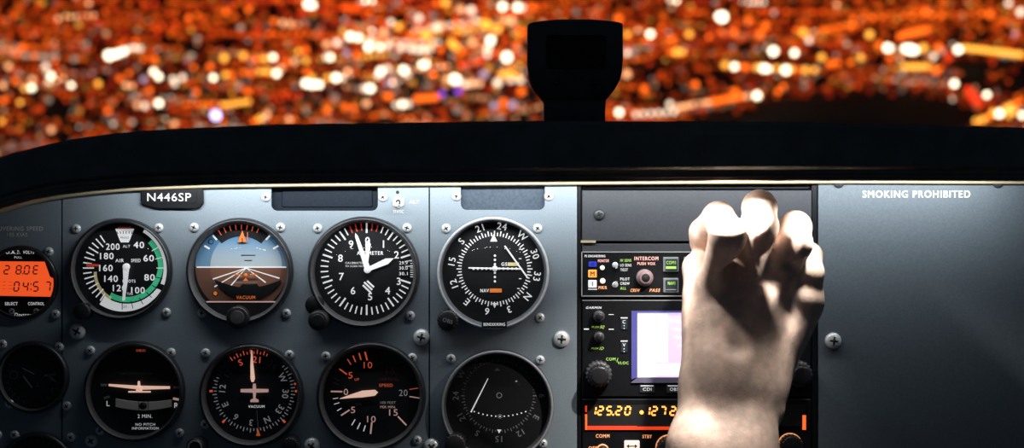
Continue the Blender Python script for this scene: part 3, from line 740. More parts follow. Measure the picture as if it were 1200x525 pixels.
for row, y0 in enumerate((301, 325.5)):
    for kx in range(6):
        x0 = 776.5 + kx * 24.2
        b = MB(817, 321); b.box(x0, y0, x0 + 18, y0 + 17.5, -6, -2.5, 'button_grey', chamfer=1.2, r=1)
        b.box(x0 + 2.4, y0 + 2.4, x0 + 16.4, y0 + 15.6, -6.4, -5.9, 'button_face', r=.8); pb = b.build('push_button', t)
        b = MB(817, 321)
        if row == 0:
            b.text(('COM1', 'COM2', 'COM3', 'NAV1', 'NAV2', 'MKR')[kx], x0 + 9, y0 + 6.5, 4, 'label_green', y=-6.6, w=11, bold=.02); b.line(x0 + 3, y0 + 12.3, x0 + 15, y0 + 12.3, 3, 3, -6.6, 'label_green')
        else:
            b.text(('NAV1', 'NAV2', 'DME', 'ADF', 'AUX', 'SPR')[kx], x0 + 9.5, y0 + 6, 4, 'label_green', y=-6.6, w=8.5, bold=.05); b.line(x0 + 3, y0 + 13.5, x0 + 15, y0 + 13.5, .7, .7, -6.6, 'print_grey')
        b.build('lettering', pb)
k = knob(t, 930, 325, 9.8, 9, 'knob_rose', y0=-2.5)

t = new_thing('gps_navigator', 817, 408, 'black navigator unit with a glowing white screen, beneath the intercom', 'radio')
b = MB(817, 408); b.box(682, 351, 950, 465, -1.5, 18, 'black_plastic', chamfer=1.2, r=1.5); b.build('case', t)
b = MB(817, 408); b.line(682, 351.8, 950, 351.8, .9, .9, -1.9, 'print_grey', .5)
b.text('GARMIN', 695.5, 360.3, 2.8, 'label_white', y=-1.8, w=18, bold=0.04, slant=.25)
b.text('PUSH', 697.5, 383, 2.4, 'label_green', y=-1.8, slant=.3); b.text('SQ', 705.5, 383.2, 4, 'label_green', y=-1.8, w=5, slant=.4, bold=.04); b.text('PUSH', 697, 408, 2.2, 'label_green', y=-1.8, slant=.3); b.text('ID', 705, 408, 3.4, 'label_green', y=-1.8, slant=.4)
b.line(684, 385.4, 690, 385.4, 1.6, 1.6, -1.8, 'label_white'); b.line(713, 385.6, 719, 385.6, 1, 1, -1.8, 'print_white'); b.line(713, 368.4, 719, 368.4, .6, .6, -1.8, 'print_white')
b.text('COM', 715.5, 420.5, 3.4, 'label_green', y=-1.8, w=11, bold=.02); b.line(722.5, 424, 724, 419, .6, .6, -1.8, 'label_green'); b.text('VLOC', 730, 425, 3.4, 'label_green', y=-1.8, w=13, bold=.02)
b.text('CRSR', 930, 421, 3, 'label_green', y=-1.8)
b.build('lettering', t)
for x, y, r in ((701.5, 370, 6.6), (701.5, 394, 6)):
    k = knob(t, x, y, r, 10, 'knob_grey', knurled=True, y0=-1.5); b = MB(0, 0); b.lathe([(r * .62, -10), (r * .6, -15), (r * .45, -15.6)], 'knob_black', 0, 0, 30); b.build('inner_knob', k)
for x in (701, 934):
    k = knob(t, x, 437, 15, 13, 'knob_grey', knurled=True, y0=-1.5); b = MB(0, 0); b.lathe([(11.6, -13), (11.2, -26), (10, -28), (8, -28.5)], 'knob_black', 0, 0, 72, knurl=10.5, kamp=.04); b.build('inner_knob', k)
for y, s_ in ((374, 'C'), (401, 'V')):
    b = MB(817, 408); b.box(727, y - 2.5, 735, y + 12, -3, -1.5, 'button_face', chamfer=.6, r=1); pb = b.build('push_button', t)
    b = MB(817, 408); b.line(727, y - 1.8, 735, y - 1.8, 1.2, 1.2, -3.2, 'label_white'); b.text(s_, 731, y + 2.8, 4, 'label_white', y=-3.2); b.disc(731, y + 7.4, .7, -3.2, 'label_white', 8); b.disc(731, y + 10.6, .6, -3.2, 'label_white', 8); b.build('lettering', pb)
b = MB(817, 408)
b.plate([(739.5, 364), (905, 364), (905, 366.3), (746.5, 366.3), (746.5, 441.5), (739.5, 444)], -4, -1.5, 'screen_edge')
b.plate([(898, 366.3), (905, 366.3), (905, 444), (898, 441.5)], -4, -1.5, 'screen_edge')
b.plate([(746.5, 441.6), (898, 441.6), (905, 448), (739, 448)], -4, -1.5, 'screen_sill'); b.build('screen_bezel', t)
b = MB(817, 408); b.box(746.5, 366.3, 898, 441.6, -2.2, -1.5, 'screen_white'); sc = b.build('screen', t)
b = MB(817, 408)
b.poly([(782, 367), (897, 367), (897, 424), (782, 424)], -2.4, 'screen_lilac'); b.line(749, 424.5, 897, 424.5, .8, .8, -2.5, 'screen_line'); b.line(749, 431.5, 897, 431.5, .6, .6, -2.5, 'screen_line'); b.line(768, 440.5, 897, 440.5, 1.2, 1.2, -2.5, 'screen_line')
for k in range(5): b.line(785 + k * 3, 375 + k * 10, 799 + k * 2, 378 + k * 9, 2.5, 2.5, -2.5, 'screen_white')
b.build('map_graphics', sc)
for kx, s_ in enumerate(('CDI', 'OBS', 'MSG', 'FPL', 'PROC')):
    x = 758 + kx * 31.5
    b = MB(817, 408); b.box(x - 9, 450.5, x + 9, 460, -3, -1.5, 'button_face', chamfer=.6, r=1); pb = b.build('push_button', t)
    b = MB(817, 408); b.line(x - 7.5, 451.6, x + 7.5, 451.6, .9, .9, -3.2, 'print_white'); b.text(s_, x, 455.6, 3.6, 'print_white', y=-3.2, w=10); b.build('lettering', pb)

t = new_thing('comm_radio', 817, 530, 'black radio with red-orange lit frequency digits, lowest unit of the stack', 'radio')
b = MB(817, 530); b.box(682, 467, 950, 590, -1.5, 18, 'black_plastic', chamfer=1.2, r=1.5); b.build('case', t)
b = MB(817, 530); b.box(687.5, 474, 943, 499, -2.4, -1.5, 'recess_black')
b.box(685.5, 475, 687.6, 482, -3.4, -1.5, 'led_red'); b.box(685.5, 485, 687.8, 503, -3.4, -1.5, 'led_redhot'); b.box(688, 498.6, 746, 503, -3.4, -1.5, 'led_red'); b.box(746, 499.4, 790, 503, -3.4, -1.5, 'led_red'); b.box(939.5, 486, 943.5, 503, -3.4, -1.5, 'led_redhot')
dsp = b.build('display_window', t)
b = MB(817, 530)
for ch, x in zip('125', (695, 703.4, 713.6)): seg7(b, ch, x, 480.7, 5.6, 9.4, 'led_digit', -2.8, 1.9, .16)
for ch, x in zip('20', (724.6, 735.2)): seg7(b, ch, x, 480.7, 5.6, 9.4, 'led_digit', -2.8, 1.9, .16)
b.disc(718.2, 485.4, 1.2, -2.8, 'led_digit', 10); b.disc(751.5, 482.6, 2.4, -2.8, 'led_digit', 14)
for ch, x in zip('127235', (758, 766.4, 776.5, 788, 799, 810)): seg7(b, ch, x, 481, 5.6, 9.6, 'led_digit', -2.8, 1.9, .12)
b.build('digits', dsp)
b = MB(817, 530)
b.text('COMM', 706, 510.4, 4.2, 'label_amber', y=-1.8, w=16, bold=.05); b.text('STBY', 758, 511, 4.2, 'label_amber', y=-1.8, w=11, bold=.05); b.text('OFF', 694.5, 524.5, 4, 'label_amber', y=-1.8, w=10, bold=.04); b.text('NAV', 880, 510.4, 4.2, 'label_amber', y=-1.8, w=12, bold=.05)
b.build('lettering', t)
b = MB(817, 530); b.box(731.2, 515.5, 749, 528, -5, -1.5, 'button_lit', chamfer=1, r=1.5); pb = b.build('transfer_button', t)
b = MB(817, 530); b.line(736, 521.8, 744, 521.8, 1.2, 1.2, -5.2, 'recess_black')
for s_ in (-1, 1): b.poly([(740 + s_ * 3.4, 519.4), (740 + s_ * 6.6, 521.8), (740 + s_ * 3.4, 524.2)][::s_], -5.2, 'recess_black')
b.build('arrow', pb)
for x, y, r in ((706, 527, 7), (783, 524, 15), (925, 521, 14)):
    k = knob(t, x, y, r - 1, 16, 'knob_black', y0=-1.5, knurled=True); b = MB(0, 0); b.lathe([(r + .3, -.2), (r + .3, -1.2), (r - 1.1, -1.2)], 'label_amber', 0, 0, 40, cap=False); b.build('lit_ring', k)

# ------------------------------------------------------------------ setting: firewall behind, side
b = MB(0, 0, 1.0)
o = MB(600, 262.5); o.box(-300, 212, 1560, 700, 45, 50, 'black_plastic'); w = o.build('wall_front'); w['kind'] = 'structure'

# trim moulding along the panel top
def swept(name, tab, prof, mat, d0, x0=-260, x1=1500, step=20, thick=None):
    """prof: list of (dy_mm, dz_mm) around the curve at d0 metres before the panel"""
    b = MB(0, 0, 1.0); vs = []; fs = []; xs = list(np.arange(x0, x1 + 1, step)); n = len(prof)
    for x in xs:
        p = at(x, smooth_curve(tab, x), d0); s_ = thick(x) if thick else 1
        for dy, dz in prof: vs.append((p.x, p.y + dy * .001, p.z + dz * .001 * s_))
    for i in range(len(xs) - 1):
        for k in range(n):
            kk = (k + 1) % n; fs.append((i * n + k, (i + 1) * n + k, (i + 1) * n + kk, i * n + kk))
    fs.append(tuple(range(n))); fs.append(tuple((len(xs) - 1) * n + k for k in range(n))[::-1])
    b.add(vs, fs, mat, True); return b.build(name)

circ = lambda r, n=12, ry=None: [((ry or r) * math.cos(2 * PI * i / n), r * math.sin(2 * PI * i / n)) for i in range(n)]
tr = swept('trim_moulding', TRIM, circ(1.7, 12, 2.0), 'trim_beige', 0.0035, thick=lambda x: 1.0 if x > 120 else 1.0 + (120 - x) / 160)
tag(tr, 'thin beige metal moulding along the top edge of the instrument panel', 'moulding')

# glareshield
LIP = 0.155
gs = bpy.data.objects.new('glareshield', None); C.objects.link(gs); tag(gs, 'long black padded glareshield over the instruments with a curved pilot end', 'glareshield')
b = MB(0, 0, 1.0); vs = []; fs = []; xs = list(np.arange(-260, 1501, 20)); N = 0
for x in xs:
    pb_ = at(x, smooth_curve(TRIM, x) - 13, LIP); pt_ = at(x, smooth_curve(TOPL, x), LIP)
    X, zb, zt = pb_.x, pb_.z, pt_.z
    r = 0.010
    sec = [(-LIP + .004, zb + .0), (-LIP, zb + .003), (-LIP, zt - r), (-LIP + r * .3, zt - r * .3), (-LIP + r, zt), (.16, zt - .004), (.62, zt - .03), (.62, zt - .04),
           (.06, zt - .020), (-.0, zb + .022), (-.03, zb + .018), (-LIP + .018, zb + .012), (-LIP + .014, zb)]
    N = len(sec); vs += [(X, y, z) for y, z in sec]
for i in range(len(xs) - 1):
    for k in range(N):
        kk = (k + 1) % N; fs.append((i * N + k, i * N + kk, (i + 1) * N + kk, (i + 1) * N + k))
fs.append(tuple(range(N))[::-1]); fs.append(tuple((len(xs) - 1) * N + k for k in range(N)))
b.add(vs, fs, 'vinyl', False); o = b.build('padded_hood', gs)
for off, r in ((11.2, 2.0), (7.0, 1.6)):
    tab = [(x, y - off) for x, y in TRIM]
    o = swept('rib', tab, circ(r, 12, r * 1.2), 'rib_gloss', LIP); o.parent = gs
tab = [(x, y - 3.4) for x, y in TRIM]
o = swept('lower_lip', tab, circ(1.5, 12, 2.6), 'rib_gloss', LIP - .002); o.parent = gs

# compass on the glareshield
cp = bpy.data.objects.new('magnetic_compass', None); C.objects.link(cp); tag(cp, 'black magnetic compass in silhouette standing on the glareshield', 'compass')
k0 = at(673, 146, -0.03); S = (CAM_D + .03) / FPX
cp.location = (k0.x, 0.03, k0.z - 0.004)
def loft(rows, mat, seg=40, e=4.0, y0=0):
    b = MB(0, 0, 1.0); vs = []; fs = []
    for (z, hw, hd, yo) in rows:
        for i in range(seg):
            a = 2 * PI * i / seg; c, s_ = math.cos(a), math.sin(a); q = (abs(c) ** e + abs(s_) ** e) ** (-1 / e)
            vs.append((hw * c * q, y0 + yo + hd * s_ * q, z))
    for k in range(len(rows) - 1):
        for i in range(seg):
            j = (i + 1) % seg; fs.append((k * seg + i, k * seg + j, (k + 1) * seg + j, (k + 1) * seg + i))
    fs.append(tuple(range(seg))[::-1]); fs.append(tuple((len(rows) - 1) * seg + i for i in range(seg)))
    b.add(vs, fs, mat, True); return b
px = S
rows = [(-6 * px, 35.5 * px, .022, 0), (22 * px, 35.5 * px, .022, 0), (34 * px, 36.5 * px, .023, 0)]
loft(rows, 'compass_black', e=5).build('base', cp)
rows = [(33 * px, 36 * px, .024, 0), (38 * px, 40 * px, .026, 0), (46 * px, 46.5 * px, .029, 0), (55 * px, 51.5 * px, .031, 0), (64 * px, 54 * px, .033, 0), (80 * px, 55.3 * px, .034, 0), (118.6 * px, 55 * px, .034, 0),
        (119.6 * px, 54 * px, .034, 0), (121.6 * px, 45 * px, .03, 0), (124.6 * px, 28 * px, .022, 0), (126.4 * px, 13 * px, .01, 0), (127 * px, 2 * px, .002, 0)]
loft(rows, 'compass_black', e=6).build('housing', cp)
b = MB(0, 0, 1.0); b.k = px; b.plate(rrect(-34, -104, 34, -66, 4), -24.8, -23.6, 'recess_black'); b.build('window', cp, (0, -.018, 0))
b = MB(0, 0); b.lathe([(3.2, 0), (3.2, -2), (2, -2.6)], 'screw_dark', 0, 0, 16); me_ = b.mesh('adjusting_screw')
for sx in (-22, 22):
    o = bpy.data.objects.new('adjusting_screw', me_); C.objects.link(o); o.parent = cp; o.location = (sx * px, -.0325, 50 * px)

# windscreen
b = MB(0, 0, 1.0); n = 24; vs = []; fs = []
for i in range(n + 1):
    u = -1 + 2 * i / n; x = u * .95
    y0 = .60 - .35 * u * u; y1 = .15 - .35 * u * u
    vs += [(x, y0, .03), (x, y1, .56), (x, y0 - .004, .03), (x, y1 - .004, .56)]
for i in range(n):
    a = 4 * i; c = a + 4; fs += [(a, c, c + 1, a + 1), (a + 2, a + 3, c + 3, c + 2), (a + 1, c + 1, c + 3, a + 3), (a, a + 2, c + 2, c)]
b.add(vs, fs, 'windscreen', True); o = b.build('window_1'); o['kind'] = 'structure'

# ------------------------------------------------------------------ the arm and hand (one continuous surface)
def build_arm():
    A = lambda px, py, d: np.array(at(px, py, d))
    mm = .001
    def cone(pts, a, b_, ra, rb):
        ab = b_ - a; L2 = float(ab @ ab) + 1e-12
        t_ = np.clip(((pts - a) @ ab) / L2, 0, 1)
        q = a + t_[..., None] * ab
        return np.sqrt(((pts - q) ** 2).sum(-1)) - (ra + (rb - ra) * t_)
    def smin(a, b_, k):
        h = np.clip(.5 + .5 * (b_ - a) / k, 0, 1); return b_ + (a - b_) * h - k * h * (1 - h)
    h = .00165
    lo = np.array([.095, -.285, -.335]); hi = np.array([.245, -.015, .045])
    n = np.ceil((hi - lo) / h).astype(int)
    gx, gy, gz = [lo[i] + h * np.arange(n[i]) for i in range(3)]
    pts = np.stack(np.meshgrid(gx, gy, gz, indexing='ij'), -1)
    def caps(lst, k):
        d = None
        for (a, ra, b_, rb) in lst:
            c = cone(pts, A(*a), A(*b_), ra * mm, rb * mm); d = c if d is None else smin(d, c, k * mm)
        return d
    # forearm: radius side, ulna side
    fore = caps([((808, 740, .170), 31, (824, 600, .130), 27), ((824, 600, .130), 27, (826, 525, .115), 24), ((826, 525, .115), 24, (834, 455, .097), 20),
                 ((868, 740, .170), 31, (868, 600, .130), 27), ((868, 600, .130), 27, (868, 525, .112), 23), ((868, 525, .112), 23, (882, 458, .094), 19.5),
                 ((834, 455, .097), 20, (836, 430, .092), 18), ((882, 458, .094), 19.5, (884, 430, .090), 18)], 14)
    fore = smin(fore, cone(pts, A(903, 482, .100), A(902, 472, .099), 8.5 * mm, 7 * mm), 7 * mm)     # ulna head
    # metacarpals, palm, thumb base
    palm = caps([((840, 440, .092), 17, (836, 330, .086), 12), ((858, 440, .093), 17, (876, 318, .091), 12.5), ((874, 440, .093), 17, (910, 322, .092), 12.5), ((886, 440, .090), 16, (942, 350, .082), 12.6),
                 ((836, 425, .092), 17, (824, 372, .074), 14.5), ((896, 440, .084), 16.5, (938, 362, .072), 14), ((850, 400, .078), 17, (880, 345, .068), 14), ((838, 405, .078), 15, (850, 345, .066), 13)], 13)
    # web between thumb and index
    palm = smin(palm, cone(pts, A(828, 400, .082), A(832, 350, .078), 13 * mm, 10 * mm), 12 * mm)
    fingers = [
        [((838, 335, .088), 12.5), ((853, 276, .124), 12.6), ((842, 255, .078), 11.4), ((824, 272, .058), 10.0), ((822, 284, .052), 9.0)],
        [((874, 322, .092), 12.4), ((890, 266, .110), 13.0), ((890, 243, .086), 12.2), ((888, 258, .056), 10.0)],
        [((910, 328, .090), 12.0), ((931, 286, .101), 12.4), ((932, 266, .078), 11.4), ((926, 284, .052), 9.2)],
        [((942, 352, .080), 12.2), ((947, 320, .087), 11.0), ((947, 300, .068), 10.0), ((934, 316, .048), 8.4)],
        [((826, 385, .082), 14.5), ((821, 347, .070), 12.6), ((818, 314, .058), 11.2), ((826, 300, .046), 9.2)],
    ]
    F = None
    for fg in fingers:
        fd = None
        for (a, ra), (b_, rb) in zip(fg, fg[1:]):
            c = cone(pts, A(*a), A(*b_), ra * mm, rb * mm); fd = c if fd is None else smin(fd, c, 3.5 * mm)
        F = fd if F is None else smin(F, fd, 1.6 * mm)
    d = smin(palm, F, 6 * mm)
    # knuckles and tendons stand up on the back of the hand
    for (p, r) in (((876, 318, .098), 11.0), ((911, 326, .096), 10.8), ((940, 350, .088), 10.6)):
        d = smin(d, cone(pts, A(*p), A(*p) + np.array([0, -.0001, 0]), r * mm, r * mm), 5 * mm)
    for a, b_ in (((872, 440, .101), (884, 345, .105)), ((880, 440, .099), (906, 345, .103)), ((886, 440, .096), (932, 368, .093))):
        d = smin(d, cone(pts, A(*a), A(*b_), 2.8 * mm, 2.4 * mm), 5 * mm)
    d = smin(d, fore, 14 * mm)
    # hollows sunk behind the knuckles to deepen the dark patch of shade
    for (p, q, r0, r1) in (((861, 300, .108), (868, 402, .118), 10, 9.5), ((903, 298, .114), (905, 310, .116), 5, 5), ((930, 315, .106), (940, 335, .108), 4, 4)):
        c = cone(pts, A(*p), A(*q), r0 * mm, r1 * mm); k = 7 * mm
        hh = np.clip(.5 - .5 * (d + c) / k, 0, 1); d = d + (-c - d) * hh + k * hh * (1 - hh)
    # surface nets
    s = d < 0
    nx, ny, nz = d.shape
    acc = np.zeros((nx - 1, ny - 1, nz - 1, 3)); cnt = np.zeros((nx - 1, ny - 1, nz - 1))
    cor = [(i, j, k) for i in (0, 1) for j in (0, 1) for k in (0, 1)]
    sl = lambda c: tuple(slice(c[i], d.shape[i] - 1 + c[i]) for i in range(3))
    for a in cor:
        for ax in range(3):
            if a[ax] == 0:
                b_ = list(a); b_[ax] = 1; b_ = tuple(b_)
                va, vb = d[sl(a)], d[sl(b_)]; cr = (va < 0) != (vb < 0)
                t_ = np.where(cr, va / np.where(cr, va - vb, 1), 0)
                for q in range(3): acc[..., q] += np.where(cr, a[q] + (t_ if q == ax else 0), 0)
                cnt += cr
    act = cnt > 0
    idx = -np.ones(act.shape, int); idx[act] = np.arange(act.sum())
    I = np.argwhere(act); V = lo + h * (I + acc[act] / cnt[act][:, None])
    faces = []
    for ax in range(3):
        a_, b2 = [(1, 2), (2, 0), (0, 1)][ax]
        s0 = [slice(None)] * 3; s1_ = [slice(None)] * 3; s0[ax] = slice(0, -1); s1_[ax] = slice(1, None)
        ch = s[tuple(s0)] != s[tuple(s1_)]
        E = np.argwhere(ch); E = E[(E[:, a_] > 0) & (E[:, b2] > 0) & (E[:, a_] < d.shape[a_] - 1) & (E[:, b2] < d.shape[b2] - 1)]
        ins = s[E[:, 0], E[:, 1], E[:, 2]]
        def cell(da, db):
            e = E.copy(); e[:, a_] += da; e[:, b2] += db; return idx[e[:, 0], e[:, 1], e[:, 2]]
        q = np.stack([cell(-1, -1), cell(0, -1), cell(0, 0), cell(-1, 0)], 1)
        q[~ins] = q[~ins][:, ::-1]; faces.append(q)
    Fq = np.concatenate(faces); Fq = Fq[(Fq >= 0).all(1)]
    me = bpy.data.meshes.new('forearm_and_hand'); me.from_pydata(V.tolist(), [], Fq.tolist())
    me.polygons.foreach_set('use_smooth', [True] * len(me.polygons)); me.update()
    return me

m = P('skin', (0.64, 0.47, 0.385), 0.55, sss=0.12, noise=(160, 0.16), bump=(800, 0.3, 0.0006))
arm = bpy.data.objects.new('person', build_arm()); C.objects.link(arm); arm.data.materials.append(m)
tag(arm, 'person reaching to the radio stack, bare forearm and clenched hand seen from the back', 'person')
sm = arm.modifiers.new('smooth', 'CORRECTIVE_SMOOTH') if False else arm.modifiers.new('smooth', 'SMOOTH'); sm.factor = 0.5; sm.iterations = 3

# ------------------------------------------------------------------ the city below
TH = math.radians(14); H = 60.0
def ground(px, py):
    dx = (px - 600) / FPX; t_ = (262.5 - py) / FPX
    s = H / (math.sin(TH) - t_ * math.cos(TH)); return Vector((dx * s, s - CAM_D, t_ * s)), s

up = Vector((0, -math.sin(TH), math.cos(TH)))
me = bpy.data.meshes.new('city_ground')
fw = Vector((0, math.cos(TH), math.sin(TH))); sd = Vector((1, 0, 0)); base = Vector((0, -CAM_D, 0)) - up * (H + 2.5)
me.from_pydata([tuple(base + sd * a + fw * b_) for a, b_ in ((-3000, 60), (3000, 60), (3000, 4000), (-3000, 4000))], [], [(0, 1, 2, 3)]); me.materials.append(MATS['city_ground'])
o = bpy.data.objects.new('floor', me); C.objects.link(o); o['kind'] = 'structure'

COL = {'o': ('orange', (1, .135, .008), 2.3), 'd': ('dull red-orange', (1, .085, .006), .75), 'y': ('yellow', (1, .40, .045), 2.5), 'W': ('brilliant white', (1, .84, .58), 4.5), 'w': ('soft white', (.95, .70, .50), 2.4),
       'p': ('peach', (1, .42, .18), 2.1), 'g': ('dim grey', (.36, .25, .20), 1.1), 'l': ('lavender', (.66, .45, .62), 1.2), 'v': ('violet', (.33, .10, .95), 1.3), 'r': ('red', (1, .05, .010), 1.3), 'b': ('blue-white', (.75, .70, 1.3), 3.5)}
def ico(sub):
    t_ = (1 + 5 ** .5) / 2
    v = [Vector(q).normalized() for q in ((-1, t_, 0), (1, t_, 0), (-1, -t_, 0), (1, -t_, 0), (0, -1, t_), (0, 1, t_), (0, -1, -t_), (0, 1, -t_), (t_, 0, -1), (t_, 0, 1), (-t_, 0, -1), (-t_, 0, 1))]
    f = [(0, 11, 5), (0, 5, 1), (0, 1, 7), (0, 7, 10), (0, 10, 11), (1, 5, 9), (5, 11, 4), (11, 10, 2), (10, 7, 6), (7, 1, 8), (3, 9, 4), (3, 4, 2), (3, 2, 6), (3, 6, 8), (3, 8, 9), (4, 9, 5), (2, 4, 11), (6, 2, 10), (8, 6, 7), (9, 8, 1)]
    for _ in range(sub):
        c = {}; nf = []
        def mid(a, b_):
            k = (min(a, b_), max(a, b_))
            if k not in c: v.append(((v[a] + v[b_]) / 2).normalized()); c[k] = len(v) - 1
            return c[k]
        for a, b_, d_ in f:
            x, y, z = mid(a, b_), mid(b_, d_), mid(d_, a); nf += [(a, x, z), (b_, y, x), (d_, z, y), (x, y, z)]
        f = nf
    return v, f
IV, IF = ico(1)
lamp_me = {}
for k, (nm, c, st) in COL.items():
    mt = bpy.data.materials.new('lamp_' + nm.replace(' ', '_').replace('-', '_')); mt.use_nodes = True; nt = mt.node_tree
    bs = nt.nodes['Principled BSDF']; bs.inputs['Base Color'].default_value = (.1, .1, .1, 1); bs.inputs['Emission Color'].default_value = (*c, 1); bs.inputs['Emission Strength'].default_value = st
    mt.cycles.emission_sampling = 'NONE'
    me = bpy.data.meshes.new('city_light'); me.from_pydata([tuple(v) for v in IV], [], IF); me.polygons.foreach_set('use_smooth', [True] * len(IF)); me.materials.append(mt); lamp_me[k] = me

L = []
def A_(s_):
    for q in s_.split(';'):
        a = q.split(','); L.append((float(a[0]), float(a[1]), a[2], float(a[3]) if len(a) > 3 else 5.5))
def row(x0, y0, x1, y1, n, c, r=5.5):
    for i in range(n): L.append((x0 + (x1 - x0) * i / max(1, n - 1), y0 + (y1 - y0) * i / max(1, n - 1), c, r))
A_('128,65,W,8;137,63,W,7;145,60,W,6.5;152,57,w;158,56,w;164,57,w;68,22,p;180,84,W,6;186,90,W,6;168.5,93,l,6;60,89,W,6;57,96,w;37,103,W,6;29,104,y;83.5,100,W,5.5;115,98,y,6;65.5,124,o,5.5;126.6,130,o,6;23.5,120,y,5.5;4,118,o,6;2,142,y;3.6,100,p,6;23.5,153,o,5;38,151,g;47,150,g;60,152,p,6')
A_('161,123,p,6;170,124,w,6;186,121,W,6.5;175,106,o,6;148,100,p,6;141,92,o,6;125,82,g;108,86,g;98,87,g;87,86,g;54,78,w,6;65,71,o;101,53,g;159,48,o;27,55,o,6;104,4,p;181,69,o,6;168,70,o;18,95,o,6;38,93,p,6;155,101,p;151,86,o;10,78,p,6;46,128,d,7;20,131,d;82,106,l;74,92,p;66,95,p')
row(76, 20, 110, 18, 6, 'p', 5)
A_('361.6,5,W,7.5;367,6,W,6;262.5,68,y,7;285,65,y,6.5;232,18,o;221,21,o,6;291,11,o,6;265,14,o,6;275,20,o;340,28,p,6;349,29,p,5;331,27,p,6;321,25,o,6;383,52,p,6.5;395,50,w,6.5;386.6,67,W,6.5;383,67,w,6;320,67,W,6;310,69,y,6.5;300,70,o,6;358.5,59,o,6;350,60,y;358.5,71,y,6;345,72,p,6;336,72,o,6;324,86,W,6.5;314,84,y,6.5;305,84,y,6;294.5,86,o,6;285,85,o,6;250,91,W,6;264,88,y,6;271.6,87,o,6;275,96,o;213.7,91,w,6;203,93,w,6;220,70,g,6;227,79,o;246,78,o,6')
A_('360,85,o,6;358.5,97.6,W,7;366,99,W,7;374,99,W,6.5;366,91,y,6;393.6,91,W,7;384,91,y,6;230,108,o,6;253,135,b,8;262.5,143,o,5;204.5,145,p,6;305,139,y,6.5;313,134,p,6;298,142,o,6;339,140,p,6;345,140,o,5;383.5,129.6,o,6.5;392,114,g,7;205,98,w;222,110,g;301,102,o;290,108,o,6;329,80,p,6;236,86,d;226,98,d')
row(218, 123, 258, 122, 7, 'o', 5.5); row(262, 123, 291, 119, 6, 'y', 5.5); row(320, 118, 350, 111, 5, 'r', 5); row(262, 39, 310, 42, 9, 'd', 5.5); row(315, 40, 380, 39, 8, 'o', 5)
A_('410.7,42.6,W,7;420,44,W,6.5;432,55,W,7;434,48,w,6.5;445,55,W,6;455,53,w,6.5;470,56,w,6.5;482,57,w,6.5;490,59,w,6;497,58,w,6.5;504,58,w,5.5;428,1,W,5;436,1,W,5;465.5,3,g,6.5;491,21,w,6.5;507,18,g,6.5;458,26,w,6;466.5,31,y,6.5;449,38,p,7;494.5,75.5,W,6;499,75.5,W,6;473,82,W,7;477,87,w,6;446,84,W,7;443,89,w,6;454,80,w,6')
A_('434,103.6,W,7;428,103.6,w,6.5;456,113,o,7;450,112,o,5;471.6,122,W,6;478,122,w,6;464,123,w,5.5;429.5,121,p,6.5;404.6,125.5,o,6.5;415,126,o,6;533,93,W,8;537,94,w,7;524,92,p,6;537,106.6,v,6.5;518,110,v,6;567,87,l,7;579,124,l,6.5;600.5,123,l,7;590,120,o,7;611,107,o,7;594,67,W,8;575,47,W,7;572,56,w,7;571,64,w,6;570.6,29,y,8;564,26,y,6;540,11,p,7;552,12,w,7;589,7.6,W,7;606.5,8.5,W,7;612,9,w,6;625,8.5,o,6')
A_('534,55,y,7;529,50,y,7;516,58,o,6;554,50,p,7;482,41,o,7;499,41,y,8;491,39,o,6;512.7,32,w,7;518,30,p,6;589,87,y,7;598,87,y,7;607,89,y,6;583,97,w,7;552,98,p,7;545,99,w,6;562,98,p,6;535.5,129,g,7;625,140,o,6;522,3,y,7;512,4,o,6;599.5,24,p,7;592,23,p,6;610,37,o,7;605,52,o,6;406,62,l,6;418,65,o,6;401,91,w,6;535,28,o,6;549,31,o,6;583,34,y,7;541,60,o,6;598,94,w;610,94,w,6;586,138,g,7;455,97,l,6;460,97,w,5;508,88,o,6;501,70,p;408,84,p,6;436,36,w,5')
row(488, 116, 511, 114, 5, 'o', 6.5); row(542, 77, 566, 71, 5, 'r', 6); row(472, 139, 520, 138, 6, 'o', 5)
A_('846.4,20,W,8.5;843,19,W,7;793,1,W,5;786,0,w;838,3,g,6;877,23.5,o,6.5;762,40,W,6.5;807.7,40,y,6.5;787.6,46,o,6.5;845.5,37.5,o,6;860,38,o,6.5;831,44,o,6;897,30.5,o,7;906.4,60,W,7.5;931,62,W,6.5;887,58,g,6;858.6,56,g,6;743,62,g,6.5;735,62,w,6;793,61,y,7;800,61,y,6;786,61,o,6;767,64,d,6;810,62,d;849.5,76,y,6.5;860.7,78,W,6.5;868,78,o,6;875,78.6,o,6.5;887.5,79,y,6.5;895,80,W,7;900,81,W,6;910,80,y,6;921,82,W,7.5;928,81,y,6;937,82,o,6;944,82,y,6.5;954.5,82,y,6;841,76,o,6;834,74,r,6')
A_('734.6,87,p,7;749.5,80,d,6;794.6,95,d,7;815,99,o,6.5;823,92,d,6;755,103.6,o,6.5;743,102,d,6.5;783,98,d,5;861.6,107,o,6.5;875,113,p,6;887,112,W,7;912,107,o,6;918,101,o,6;725.5,131.6,W,6.5;738,129,d,6;762.6,131,r,6;785,122,w,6;941,113,d,5;951,114,d,5;942,38,y,7;954.5,38,p,6;890.6,39.6,o,7;735,40,y,6;748,36,p,6;725,22,o,7;775,33,o,6;948,47,w,6;934,36,o,6;756,47,o,6;784,30,d,6')
row(870, 3, 895, 3, 5, 'w', 5); row(793, 126, 830, 120, 7, 'p', 6); row(835, 119, 868, 113, 6, 'o', 6.5); row(745, 134, 790, 131, 6, 'w', 5.5)
